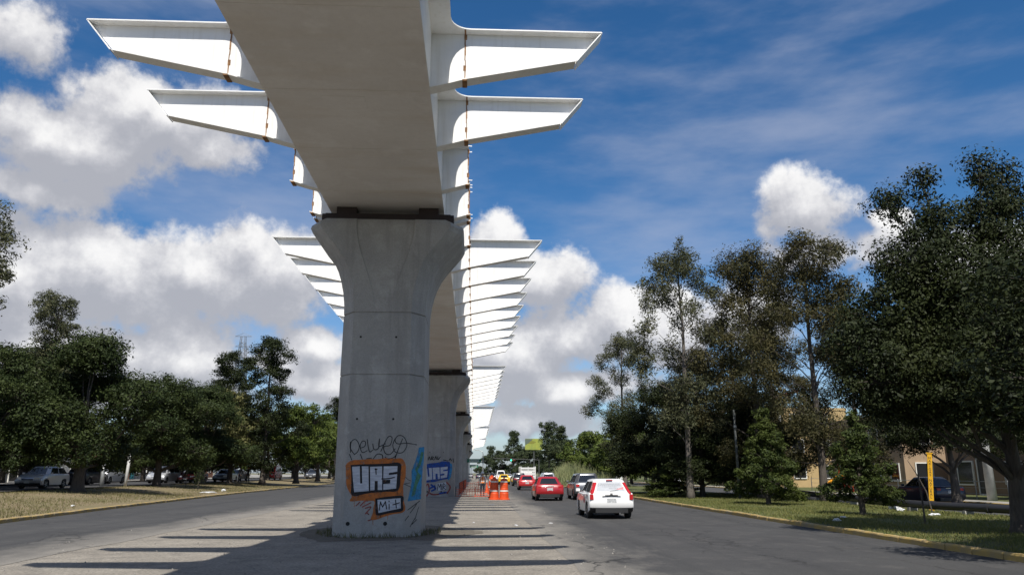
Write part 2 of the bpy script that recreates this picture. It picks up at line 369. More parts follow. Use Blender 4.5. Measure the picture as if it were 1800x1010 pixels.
while len(pts) < 24000:
    y = 22 + 75 * rnd.random() ** 1.4; d = rnd.uniform(.25, 9)
    x = xl(y) - d
    if noise.noise(Vector((x * .3, y * .12, 9))) + rnd.uniform(-.45, .45) > .02: pts.append((x, y, zleft(x, y) - .005))
blades('dry_grass', pts, .09, .016, M_STRAW, 'patchy dry grass on the left verge', 3)
pts = []
for i in range(420):
    a = rnd.uniform(math.pi * .9, 2.1 * math.pi); rr = rnd.uniform(0, .5)
    pts.append((-2.8 + math.cos(a) * (1.35 + rr), 24.1 + math.sin(a) * (1.9 + rr), 0))
blades('weeds', pts, .13, .012, mat('weed_blade', (.13, .115, .05), .8, col2=(.06, .075, .025), island=True), 'dry weeds round the foot of the graffitied pier', 8)
def pebbles():
    rng = np.random.default_rng(12); n = 2600; y = 8 + 50 * rng.random(n) ** 1.6; x = rng.uniform(-10.5, 3.2, n); r = .008 + .022 * rng.random(n) ** 3
    oc = np.array([(1, 0, 0), (-1, 0, 0), (0, 1, 0), (0, -1, 0), (0, 0, 1), (0, 0, -1)], float); tri = [(0, 2, 4), (2, 1, 4), (1, 3, 4), (3, 0, 4)]
    V = []
    for i in range(n):
        q = oc * rng.uniform(.6, 1.3, (6, 1)) * r[i] + (x[i], y[i], r[i] * .3)
        for t in tri: V += [q[t[0]], q[t[1]], q[t[2]]]
    stuff(link('pebbles', raw_mesh('pebbles', np.array(V), 3, mat('pebble', (.30, .28, .25), .9, col2=(.12, .11, .10), island=True))), 'loose pebbles strewn over the dusty median', 'pebbles')
pebbles()
def dirt_patch():
    mb = MB(); n = 60; pts = []
    for k in range(n):
        a = 2 * math.pi * k / n; r_ = 1 + .28 * noise.noise(Vector((math.cos(a) * 1.6, math.sin(a) * 1.6, 4))) + .12 * noise.noise(Vector((math.cos(a) * 6, math.sin(a) * 6, 1)))
        pts.append((-2.7 + math.cos(a) * 2.5 * r_, 24.0 + math.sin(a) * 3.4 * r_, .005))
    mb.face(pts); struct(mb.build('soil_patch', ground_mat('pier_soil', (.17, .15, .12), (.12, .105, .085), (.21, .19, .155), 1.2, 4, .9, 12), fix=False))
dirt_patch()
# ------------------------------------------------------------------ viaduct
XC = -2.80
ZT = [(-50, 11.0), (25, 11.0), (66, 10.78), (105, 10.25), (142, 9.75), (180, 9.25), (217, 8.7)]
ztop = lambda y: lerp_tab(ZT, y)
PIERS = [24.15 + 36.6 * k for k in range(6)]
def paint_mat(name, col, rust):
    m = mat(name, col, .38, col2=tuple(c * .90 for c in col), scale=.9, spec=.5, stretch=(1, .35, 2)); nt = m.node_tree; L = nt.links.new
    b = nt.nodes['Principled BSDF']; src = b.inputs['Base Color'].links[0].from_socket
    tc = nt.nodes.new('ShaderNodeTexCoord'); n = nt.nodes.new('ShaderNodeTexNoise'); n.inputs['Scale'].default_value = 2.4; n.inputs['Detail'].default_value = 8; n.inputs['Roughness'].default_value = .7
    L(tc.outputs['Object'], n.inputs['Vector']); r = nt.nodes.new('ShaderNodeMapRange'); r.inputs[1].default_value = .74 - rust; r.inputs[2].default_value = .80; L(n.outputs[0], r.inputs[0])
    mx = nt.nodes.new('ShaderNodeMix'); mx.data_type = 'RGBA'; L(r.outputs[0], mx.inputs[0]); L(src, mx.inputs[6]); mx.inputs[7].default_value = (.22, .12, .06, 1); L(mx.outputs[2], b.inputs['Base Color'])
    # rain streaks: faint grime running down the plates
    mp = nt.nodes.new('ShaderNodeMapping'); mp.inputs['Scale'].default_value = (7, 7, .5); L(tc.outputs['Object'], mp.inputs[0]); n3 = nt.nodes.new('ShaderNodeTexNoise'); n3.inputs['Scale'].default_value = 1.2; n3.inputs['Detail'].default_value = 6; L(mp.outputs[0], n3.inputs['Vector'])
    r3 = nt.nodes.new('ShaderNodeMapRange'); r3.inputs[1].default_value = .52; r3.inputs[2].default_value = .80; r3.inputs[4].default_value = .5; L(n3.outputs[0], r3.inputs[0])
    m3 = nt.nodes.new('ShaderNodeMix'); m3.data_type = 'RGBA'; L(r3.outputs[0], m3.inputs[0]); L(mx.outputs[2], m3.inputs[6]); m3.inputs[7].default_value = (.60, .57, .51, 1); L(m3.outputs[2], b.inputs['Base Color'])
    return m
M_WHITE = paint_mat('white_steel_paint', (.84, .835, .815), .025)
M_SOFFIT = ground_mat('soffit_paint', (.76, .73, .70), (.67, .635, .60), (.79, .765, .74), .35, 1.1, .06, 8, .55, (.5, (.64, .58, .51), (.5, 2.4, 1)), fine_k=.06)
M_RUST = mat('rusty_weld', (.16, .075, .03), .9, col2=(.34, .19, .09), scale=9, bump=.6, bscale=60)
M_STEEL = mat('brown_bearing_steel', (.035, .022, .02), .7, var=.4, scale=6)
HB, HF, HS, HT, DEP = 1.76, 2.2, 2.5, 5.45, 1.38      # half widths: soffit, top flange, weld seam, wing tip; depth
def plate(mb, poly, y0, y1):      # polygon in x,z extruded along y
    mb.loft([[(x, y0, z) for x, z in poly], [(x, y1, z) for x, z in poly]])
def arc(cx, cz, r, a0, a1, n=6): return [(cx + r * math.cos(a0 + (a1 - a0) * i / n), cz + r * math.sin(a0 + (a1 - a0) * i / n)) for i in range(n + 1)]
def slab(mb, edge, th):           # polyline of (x,z) swept by thickness, y from -w to w given per call
    pass
def strip(mb, p, q, w, th, n=(0, 1)):   # flange: plate from p to q (x,z), width w along y, thickness th below
    (x0, z0), (x1, z1) = p, q; dx, dz = x1 - x0, z1 - z0; l = math.hypot(dx, dz); nx, nz = dz / l * th, -dx / l * th
    if nz > 0: nx, nz = -nx, -nz
    plate(mb, [(x0, z0), (x1, z1), (x1 + nx, z1 + nz), (x0 + nx, z0 + nz)], -w / 2, w / 2)
def wing_meshes(full):
    out = {}
    xe = HT if full else HS + .03
    zb = lambda x: -DEP + (x - HB) * (.21 / .74) * 1.0 if x < HS else -DEP + .205 + (x - HS) * (.485 / (4.88 - HS))
    web = MB()
    if full: poly = [(HB + .005, -.03), (HT - .03, -.03), (4.88, zb(4.88) + .02), (HS, zb(HS) + .02), (2.1, zb(2.1) + .005), (HB + .005, -DEP + .03)]
    else: poly = [(HB + .005, -.03), (xe, -.03), (xe, zb(xe) + .02), (2.1, zb(2.1) + .005), (HB + .005, -DEP + .03)]
    plate(web, poly, -.012, .012); out['web'] = web.mesh('wing_bracket', M_WHITE)
    tf = MB()   # top flange in plan, with the rounded gusset to the girder flange
    w = .21; r = .42; e = .028
    xs = [HF + .002] + [HF + .002 + r * (1 - math.cos(t * math.pi / 12)) for t in range(1, 7)] + [xe]
    ws = [w + r] + [w + r * (1 - math.sin(t * math.pi / 12)) for t in range(1, 7)] + [w]
    top = [(x, ww, 0) for x, ww in zip(xs, ws)] + [(x, -ww, 0) for x, ww in reversed(list(zip(xs, ws)))]
    tf.loft([[(x, y, -e) for x, y, z in top], top]); out['top_flange'] = tf.mesh('top_flange', M_WHITE)
    bf = MB(); seq = [(HB + .004, -DEP), (2.1, zb(2.1) - .01), (HS, zb(HS))] + ([(4.88, zb(4.88))] if full else [(xe + .05, zb(xe + .05))])
    rings = []
    for (x, z) in seq: rings.append([(x, -.16, z), (x, .16, z), (x, .16, z + .026), (x, -.16, z + .026)])
    bf.loft(rings); out['bottom_flange'] = bf.mesh('bottom_flange', M_WHITE)
    if full:
        ep = MB(); strip(ep, (HT, 0), (4.89, zb(4.88) + .0), .40, .024); out['end_plate'] = ep.mesh('end_plate', M_WHITE)
    sm = MB(); n = 9; r_ = random.Random(3)
    z0, z1 = zb(HS) + .03, -.035
    for side in (-1, 1):
        for k in range(n):
            za, zc = z0 + (z1 - z0) * k / n, z0 + (z1 - z0) * (k + 1) / n; wd = r_.uniform(.018, .034) + (.03 if k in (2, 8) else 0)
            sm.box((HS + r_.uniform(-.008, .008) + (0 if full else .018), side * .016, (za + zc) / 2), (wd, .008, (zc - za)))
    sm.box((HS, 0, z0 - .045), (.10, .325, .032)); 
    if full: sm.box((HS, 0, -.014), (.035, .43, .034))
    out['weld_seam'] = sm.mesh('weld_seam', M_RUST)
    return out
WF, WS = wing_meshes(True), wing_meshes(False)
def put_wing(parent, y, full, mirror):
    d = WF if full else WS; z = ztop(y)
    o = link('wing_bracket', d['web'], parent); o.location = (0, y, z); o.scale = (mirror, 1, 1)
    for k in d:
        if k != 'web': link(k, d[k], o)
spans = [(-12.45, PIERS[0])] + list(zip(PIERS, PIERS[1:])) + [(PIERS[-1], PIERS[-1] + 8)]
SPAN_LABEL = ['white steel viaduct girder overhead, nearest the camera and in front of the graffitied pier', 'white steel viaduct span just beyond the nearest pier, with nine long winged brackets',
              'second viaduct span beyond the nearest pier, starting at the pier tagged in blue', 'third viaduct span beyond the nearest pier', 'fourth viaduct span beyond the nearest pier',
              'fifth and last winged viaduct span in the distance', 'short unfinished stub end of the far viaduct']
for i, (a, b) in enumerate(spans):
    root = thing('viaduct_span', SPAN_LABEL[i], 'viaduct', (XC, 0, 0), 0, 'viaduct spans')
    a2, b2 = a + .04, b - .04
    n = 6; ys = [a2 + (b2 - a2) * k / n for k in range(n + 1)]
    bt = MB(); bt.loft([[(-HB, y, ztop(y) - DEP), (HB, y, ztop(y) - DEP), (HB, y, ztop(y) - DEP + .03), (-HB, y, ztop(y) - DEP + .03)] for y in ys])
    bo = bt.build('soffit_plate', M_SOFFIT, root)
    # soffit plate joints and a patch plate
    for yk in [a2 + 1.1, b2 - 1.1] + [a2 + 3.05 * k_ for k_ in range(1, 12)]:
        s = MB(); s.box((0, yk, ztop(yk) - DEP - .006), (2 * HB - .02, .014, .010)); s.build('plate_joint', M_SOFFIT, bo)
    if i == 0:
        s = MB(); s.box((-.15, 15.6, ztop(15) - DEP - .005), (.95, .55, .01)); s.build('patch_plate', M_SOFFIT, bo, bevel=.004)
    for sgn in (-1, 1):
        wb = MB(); wb.loft([[(sgn * (HB - .02), y, ztop(y) - DEP + .032), (sgn * (HB + .004), y, ztop(y) - DEP + .032), (sgn * (HB + .004), y, ztop(y) - .03), (sgn * (HB - .02), y, ztop(y) - .03)] for y in ys])
        wb.build('side_web', M_WHITE, root)
    tf = MB(); tf.loft([[(-HF, y, ztop(y) - .028), (HF, y, ztop(y) - .028), (HF, y, ztop(y)), (-HF, y, ztop(y))] for y in ys])
    tf.build('top_flange', M_WHITE, root)
    k = 0; p0 = a
    for k in range(0, 12):
        y = p0 + 3.05 * k
        if y < 5 or y > b - .5 or (i == 6 and k > 1): continue
        if k == 0 and i == 0: continue
        full = 2 <= k <= 10
        yy_ = (y if y > 13 else y - .4) if k else y + .3
        for sgn in (-1, 1): put_wing(root, yy_, full, sgn)
    if i < 6:
        for sgn in (-1, 1): put_wing(root, b - .35, False, sgn)
    for yk in (a2 + .02, b2 - .02):
        dm = MB(); dm.box((0, yk, ztop(yk) - DEP / 2), (2 * HB - .06, .02, DEP - .08)); dm.build('end_diaphragm', M_SOFFIT, root)
# piers
def concrete_mat():
    m = ground_mat('pier_concrete', (.40, .385, .36), (.33, .318, .298), (.44, .425, .40), .7, 1.9, .2, 26, .85, (1.3, (.28, .268, .25), (2.2, 2.2, .22)), fine_k=.2)
    return m
M_CONC = concrete_mat()
M_DARK = mat('dark_hole', (.015, .015, .015), .9)
CAPP = [(0, 1.23), (4.45, 1.23), (4.455, 1.205), (4.475, 1.205), (4.48, 1.23), (6.26, 1.215), (6.265, 1.188), (6.295, 1.188), (6.30, 1.215), (6.65, 1.225), (7.0, 1.27), (7.3, 1.335), (7.6, 1.43), (7.9, 1.57), (8.15, 1.74), (8.4, 1.94), (8.62, 2.12), (8.8, 2.26), (8.95, 2.33), (9.05, 2.31), (9.14, 2.16)]
XP = -2.74
def pier_mesh(hh):
    mb = MB(); rings = []
    for z, hw in CAPP:
        t = smoothstep(6.3, 9.0, z); b = .25 + .62 * t; d = .006 if z < 6.3 else .006 + .03 * t
        gv = -.022 if z in (4.455, 4.475, 6.265, 6.295) else 0; ff = hw - .38; yf, yb = -1.95 - .10 * t - gv, 1.45 + .10 * t + gv
        if z > 9.0: yf += (z - 9.0) * .5; yb -= (z - 9.0) * .5
        b = min(b, ff - .06); c = .55
        zz = z if z < 3 else z - 9.14 + hh
        if z == 0: zz = -.1
        rings.append([(-ff, yf, zz), (-b, yf, zz), (-b + .015, yf + d, zz), (b - .015, yf + d, zz), (b, yf, zz), (ff, yf, zz), (hw, yf + c, zz), (hw, yb - c, zz), (ff, yb, zz), (-ff, yb, zz), (-hw, yb - c, zz), (-hw, yf + c, zz)])
    mb.loft(rings); return mb.mesh('shaft', M_CONC)
PLAB = ['nearest concrete viaduct pier with flared cap and orange-framed graffiti', 'second concrete viaduct pier, with blue-framed graffiti at its foot', 'third concrete viaduct pier in the row, behind the blue-tagged one', 'fourth concrete viaduct pier in the row', 'fifth concrete viaduct pier in the row', 'last concrete viaduct pier in the distance, beneath the stub end']
pier_roots = []
for i, y in enumerate(PIERS):
    hh = ztop(y) - DEP - .48
    root = thing('viaduct_pier', PLAB[i], 'pier', (XP, y, 0), 0, 'viaduct piers'); pier_roots.append(root)
    sh = link('shaft', pier_mesh(hh), root)
    for sy in (-1, 1):
        ys_ = -1.45 if sy < 0 else 0.9; bb = MB(); bb.box((.02, ys_, hh + .12), (4.0, .5, .24)); bb.box((.02, ys_, hh + .255), (3.8, .45, .03))
        bb.build('bearing_beam', M_STEEL, root)
        for sx_ in (-1, 1):
            p = MB(); p.box((sx_ * 1.25, ys_, hh + .375), (.6, .42, .21)); p.build('bearing', M_STEEL, root)
    ct = MB(); ct.box((.05, -1.55, hh - .16 if i else hh + .03), (.5, .3, .55 if i else .16)) if i else ct.box((.05, -1.1, hh + .08), (.5, .3, .2)); ct.build('anchor_block', M_CONC, root)
    if i < 2:
        for hx, hzz in ((-.72, .36), (.30, .36), (-.6, 5.55), (.42, 5.55), (-.6, 3.2), (.42, 3.2)):
            h = MB(); h.cyl((hx, -1.948, hzz), .055 if hzz < 1 else .032, .012, 14, 'y'); h.cyl((hx, -1.949, hzz), .07 if hzz < 1 else .045, .006, 14, 'y', 1); h.build('tie_hole', [M_DARK, M_CONC], sh)
# lettering and spray paint on the piers (flat print on the front face)
def thin_paint(m, lo, hi, k):
    nt = m.node_tree; L = nt.links.new; b = nt.nodes['Principled BSDF']; tc = nt.nodes.new('ShaderNodeTexCoord'); n = nt.nodes.new('ShaderNodeTexNoise'); n.inputs['Scale'].default_value = 6; n.inputs['Detail'].default_value = 9; n.inputs['Roughness'].default_value = .72
    L(tc.outputs['Object'], n.inputs['Vector']); r_ = nt.nodes.new('ShaderNodeMapRange'); r_.inputs[1].default_value = lo; r_.inputs[2].default_value = hi; r_.inputs[4].default_value = k; L(n.outputs[0], r_.inputs[0])
    t = nt.nodes.new('ShaderNodeBsdfTransparent'); ms = nt.nodes.new('ShaderNodeMixShader'); L(r_.outputs[0], ms.inputs[0]); L(b.outputs[0], ms.inputs[1]); L(t.outputs[0], ms.inputs[2]); L(ms.outputs[0], nt.nodes['Material Output'].inputs[0]); return m
def spray(name, col, var=.25): return thin_paint(mat('spray_' + name, col, .8, var=var, scale=5, detail=8), .46 if name != 'black' else .55, .72, .8)
S_OR, S_BK, S_WH = spray('orange', (.55, .16, .03), .35), spray('black', (.012, .012, .015)), mat('spray_white', (.60, .62, .66), .75, col2=(.36, .37, .42), scale=3.5, detail=9, stretch=(1, 1, 5))
S_BL, S_GR, S_RD, S_DB = spray('sky_blue', (.03, .25, .50)), spray('green', (.07, .22, .14), .3), spray('red', (.35, .07, .06), .4), spray('deep_blue', (.015, .07, .33))
def px_local(root_y, yf, x, y): 
    p = on_plane(x, y, root_y + yf); return (p.x - XP, p.z)
def ribbon(mb, pts, w, yv, mi=0, closed=False):
    pts = [Vector((p[0], p[1])) for p in pts]; n = len(pts)
    for k in range(n if closed else n - 1):
        a, b = pts[k], pts[(k + 1) % n]; d = b - a
        if d.length < 1e-6: continue
        d.normalize(); nn = Vector((-d.y, d.x)) * w / 2; a = a - d * w * .35; b = b + d * w * .35
        yk = yv - .00012 * (k % 7)
        mb.face([(a.x + nn.x, yk, a.y + nn.y), (b.x + nn.x, yk, b.y + nn.y), (b.x - nn.x, yk, b.y - nn.y), (a.x - nn.x, yk, a.y - nn.y)], mi)
def curve(pts, n=5):
    out = []
    P = [Vector(p) for p in pts]
    for k in range(len(P) - 1):
        p0, p1, p2, p3 = P[max(k - 1, 0)], P[k], P[k + 1], P[min(k + 2, len(P) - 1)]
        for t in range(n):
            u = t / n; out.append(.5 * ((2 * p1) + (p2 - p0) * u + (2 * p0 - 5 * p1 + 4 * p2 - p3) * u * u + (3 * p1 - p0 - 3 * p2 + p3) * u ** 3))
    out.append(P[-1]); return out
def blob_poly(pts, seed, amp=.03, n=6):
    c = curve(list(pts) + [pts[0]], n)[:-1]; return [(p.x + amp * noise.noise(Vector((p.x * 4, p.y * 4, seed))), p.y + amp * noise.noise(Vector((p.x * 4, p.y * 4, seed + 7)))) for p in c]
def cp(l, x0=590, y0=740, s=4.591): return [(x0 + a / s, y0 + b / s) for a, b in l]     # from an enlarged view to photo pixels
def graffiti_near():
    root = pier_roots[0].children[0]; Y = PIERS[0]; yf = -1.95
    L_ = lambda l: [px_local(Y, yf, *p) for p in cp(l)]
    def fill(name, poly, m, off):
        mb = MB(); mb.face([(x, yf - off, z) for x, z in poly]); o = mb.build(name, m, root, fix=False); return o
    def lines(name, strokes, w, m, off):
        for s in strokes:
            mb = MB(); ribbon(mb, curve(L_(s), 5), w, yf - off); mb.build(name, m, root, fix=False)
    # the front face is set back 3 cm in its middle band: the paint bridges it on a thin skin
    fill('orange_spray', blob_poly(L_([(80, 350), (130, 318), (300, 305), (470, 300), (550, 312), (562, 420), (545, 560), (540, 600), (560, 720), (470, 745), (380, 770), (290, 795), (300, 720), (310, 640), (200, 640), (115, 640), (130, 600), (90, 520)]), 1, .03), S_OR, .004)
    fill('black_frame', blob_poly(L_([(122, 350), (250, 345), (400, 340), (520, 335), (522, 430), (505, 555), (400, 568), (250, 580), (130, 597), (128, 480)]), 2, .012, 4), S_BK, .006)
    W_ = lambda n, l: fill(n, L_(l), S_WH, .008)
    W_('white_letter', [(133, 365), (195, 362), (198, 500), (215, 500), (212, 362), (265, 362), (268, 560), (150, 570), (140, 470)])                                  # U
    W_('white_letter', [(278, 366), (375, 362), (376, 552), (340, 552), (340, 480), (316, 480), (314, 553), (280, 556)])      # N
    W_('white_letter', [(388, 362), (500, 360), (497, 405), (432, 415), (428, 432), (497, 425), (488, 540), (385, 552), (385, 505), (440, 500), (442, 470), (384, 470)])  # S
    lines('letter_line', [[(325, 380), (327, 425)], [(372, 463), (430, 460), (475, 450)], [(318, 385), (335, 385)]], .03, S_BK, .011)
    fill('black_frame', blob_poly(L_([(320, 620), (430, 605), (540, 600), (545, 660), (540, 720), (440, 740), (345, 757), (322, 735)]), 4, .012, 4), S_BK, .0095)
    fill('white_panel', L_([(338, 632), (524, 618), (526, 700), (345, 738)]), S_WH, .0115)
    lines('letter_line', [[(352, 715), (362, 655), (366, 650)], [(362, 652), (380, 690)], [(380, 690), (402, 645)], [(402, 645), (412, 705)], [(432, 668), (432, 706)], [(430, 642), (433, 646)],
                          [(484, 632), (490, 698)], [(462, 672), (515, 655)]], .028, S_BK, .0135)
    lines('black_tag', [[(120, 165), (118, 215), (150, 265)], [(120, 250), (125, 170), (160, 145), (190, 190), (180, 240), (150, 268)], [(200, 215), (235, 200), (240, 165), (215, 160), (198, 200), (215, 250), (255, 235)],
                        [(255, 145), (262, 200), (275, 245), (300, 230)], [(300, 180), (310, 225), (345, 215), (355, 140), (350, 200), (400, 180)], [(365, 240), (420, 130), (455, 130), (440, 190), (390, 205), (400, 255), (440, 265), (480, 220)],
                        [(480, 140), (462, 190), (480, 245), (540, 250), (575, 190), (550, 125), (505, 115), (480, 150), (500, 180), (570, 175), (655, 188)], [(540, 140), (500, 240), (480, 300)],
                        [(112, 265), (130, 310)], [(200, 265), (215, 305)], [(305, 300), (335, 265), (375, 270), (380, 305)], [(250, 300), (290, 295)], [(400, 285), (420, 302), (470, 290), (490, 265)]], .022, S_BK, .0035)
    lines('paint_drip', [[(150, 640), (151, 690)], [(235, 640), (234, 668)], [(300, 790), (301, 835)], [(420, 755), (420, 790)], [(545, 590), (546, 625)]], .012, S_OR, .0036)
    lines('paint_drip', [[(185, 585), (185, 612)], [(362, 745), (363, 775)], [(498, 555), (498, 590)]], .010, S_BK, .0145)
    lines('red_scribble', [[(165, 680), (195, 650)], [(200, 680), (235, 645), (260, 640)], [(215, 690), (285, 655)], [(240, 700), (285, 690), (240, 745)], [(250, 735), (268, 750)], [(262, 800), (290, 790)]], .03, S_RD, .0033)
    lines('thin_scratch', [[(540, 420), (580, 465), (610, 480)], [(555, 505), (610, 530)], [(545, 505), (600, 495)]], .014, S_BK, .0033)
    # right chamfer: blue and green fill
    ff, c, hw = .85, .55, 1.23
    def ch(l):
        out = []
        for (x, y) in cp(l):
            d = ray(x, y); o = Vector((0, 0, CH)); n = Vector((c, -(hw - ff), 0)).normalized(); p0 = Vector((XP + ff, Y - 1.95, 0)) + n * .004
            t = (p0 - o).dot(n) / d.dot(n); out.append(o + d * t - Vector((XP, Y, 0)))
        return out
    n = Vector((c, -(hw - ff), 0)).normalized()
    for nm, poly, m, off in (('blue_spray', [(672, 210), (716, 205), (712, 330), (700, 420), (690, 600), (690, 625), (580, 645), (600, 560), (615, 480), (612, 400), (640, 330), (660, 270)], S_BL, 0),
                             ('green_spray', [(690, 245), (712, 250), (690, 340), (660, 400), (690, 440), (655, 520), (640, 590), (610, 605), (640, 480), (655, 420), (640, 390), (672, 330)], S_GR, .002)):
        mb = MB(); mb.face([p + n * off for p in ch(poly)]); mb.build(nm, m, root, fix=False)
    mb = MB()
    for s in ([(580, 715), (680, 640)], [(600, 740), (655, 665)], [(560, 800), (590, 760), (610, 770)], [(600, 850), (640, 780)], [(640, 790), (670, 690)], [(615, 830), (655, 790)]):
        q = ch(s); d = (q[1] - q[0]).normalized(); w_ = d.cross(n) * .012
        mb.face([q[0] + w_, q[1] + w_, q[1] - w_, q[0] - w_])
    mb.build('thin_scratch', S_BK, root, fix=False)
def graffiti_second():
    root = pier_roots[1].children[0]; Y = PIERS[1]; yf = -1.95
    L_ = lambda l: [px_local(Y, yf, *p) for p in cp(l)]
    def fill(name, poly, m, off):
        mb = MB(); mb.face([(x, yf - off, z) for x, z in poly]); mb.build(name, m, root, fix=False)
    fill('blue_frame', L_([(712, 352), (760, 338), (822, 332), (868, 320), (921, 326), (926, 372), (915, 420), (910, 462), (850, 474), (800, 488), (715, 494), (706, 420)]), S_DB, .006)
    fill('pale_blue_spray', blob_poly(L_([(905, 340), (940, 350), (935, 430), (905, 470)]), 5, .06), S_BL, .004)
    for l in ([(716, 380), (738, 380), (745, 445), (758, 443), (752, 376), (775, 374), (780, 468), (730, 476)], [(782, 374), (838, 370), (842, 462), (826, 464), (822, 420), (806, 422), (806, 466), (788, 468)],
              [(846, 370), (905, 364), (903, 385), (868, 392), (868, 402), (905, 398), (898, 450), (848, 460), (848, 440), (878, 432), (878, 420), (846, 424)]):
        fill('white_letter', L_(l), S_WH, .012)
    fill('white_panel', L_([(815, 500), (892, 490), (890, 550), (815, 562)]), S_WH, .008)
    def strokes(name, ls, w, off, m):
        for l in ls:
            mb = MB(); ribbon(mb, curve(L_(l), 4), w, yf - off); mb.build(name, m, root, fix=False)
    strokes('letter_line', ([(822, 555), (826, 505), (838, 530), (848, 503), (850, 550)], [(858, 505), (858, 550)], [(866, 548), (870, 500), (885, 520), (868, 530), (888, 548)]), .05, .012, S_BK)
    strokes('black_tag', ([(748, 310), (755, 285), (765, 310)], [(772, 308), (775, 285), (790, 290), (778, 300), (790, 310)], [(800, 308), (808, 282), (816, 308)], [(824, 284), (826, 308), (845, 285)], [(870, 310), (905, 318)], [(915, 315), (925, 300), (935, 318)], [(948, 300), (950, 330)]), .06, .003, S_BK)
    strokes('red_scribble', ([(715, 540), (745, 505), (755, 560), (735, 600)], [(895, 490), (925, 530), (900, 580)], [(760, 580), (800, 590), (905, 572)]), .10, .003, S_RD)
    strokes('blue_scribble', ([(770, 510), (805, 540), (775, 560)], [(840, 580), (890, 572)], [(760, 540), (800, 520)]), .13, .005, S_DB)
graffiti_near(); graffiti_second()
# ------------------------------------------------------------------ trees
def tone(name, a, b, tr=.2, rough=.6):
    m = mat('leaf_' + name, a, rough, col2=b, island=True, trans=tr, spec=.16); nt = m.node_tree; L = nt.links.new; bs = nt.nodes['Principled BSDF']; src = bs.inputs['Base Color'].links[0].from_socket
    tc = nt.nodes.new('ShaderNodeTexCoord'); n = nt.nodes.new('ShaderNodeTexNoise'); n.inputs['Scale'].default_value = .55; n.inputs['Detail'].default_value = 4; L(tc.outputs['Object'], n.inputs['Vector'])
    r_ = nt.nodes.new('ShaderNodeMapRange'); r_.inputs[1].default_value = .42; r_.inputs[2].default_value = .72; r_.inputs[4].default_value = .75; L(n.outputs[0], r_.inputs[0])
    mx = nt.nodes.new('ShaderNodeMix'); mx.data_type = 'RGBA'; L(r_.outputs[0], mx.inputs[0]); L(src, mx.inputs[6]); mx.inputs[7].default_value = (b[0] * 1.5, b[1] * 1.35, b[2] * 1.2, 1); L(mx.outputs[2], bs.inputs['Base Color']); return m
T_DARK = tone('dark', (.008, .013, .005), (.025, .034, .010), .10); T_MID = tone('mid', (.013, .022, .007), (.035, .050, .014), .12)
T_LIGHT = tone('light', (.035, .058, .012), (.09, .12, .026)); T_YEL = tone('yellowish', (.06, .075, .022), (.17, .165, .07)); T_EUC = tone('grey_olive', (.035, .045, .022), (.09, .095, .05))
T_BROWN = tone('brown_olive', (.026, .030, .012), (.070, .064, .027)); T_CON = tone('cypress', (.018, .030, .007), (.060, .080, .018)); T_FAR = tone('far', (.026, .040, .018), (.055, .072, .034))
M_BARK = mat('bark', (.10, .085, .07), .95, col2=(.055, .045, .038), scale=5, bump=.8, bscale=18, stretch=(3, 3, .6))
M_PALE = mat('pale_bark', (.28, .25, .21), .9, col2=(.14, .12, .10), scale=4, bump=.5, bscale=15, stretch=(3, 3, .6))
def leaf_mesh(name, C, size, m, rng, up=.5, asp=.5, out=None):
    n = len(C); N_ = rng.normal(0, .62 if out is not None else 1, (n, 3)); N_[:, 2] += up
    if out is not None: N_ += out * .85
    N_ /= np.linalg.norm(N_, axis=1)[:, None]
    A = rng.normal(0, 1, (n, 3)); T = np.cross(N_, A); T /= np.linalg.norm(T, axis=1)[:, None] + 1e-9; B = np.cross(N_, T)
    s = size * (.5 + 1.1 * rng.random(n) ** 1.5)[:, None]
    V = np.empty((n, 4, 3)); V[:, 0] = C - T * s; V[:, 1] = C + B * s * asp; V[:, 2] = C + T * s; V[:, 3] = C - B * s * asp
    return raw_mesh(name, V.reshape(-1, 3), 4, m)
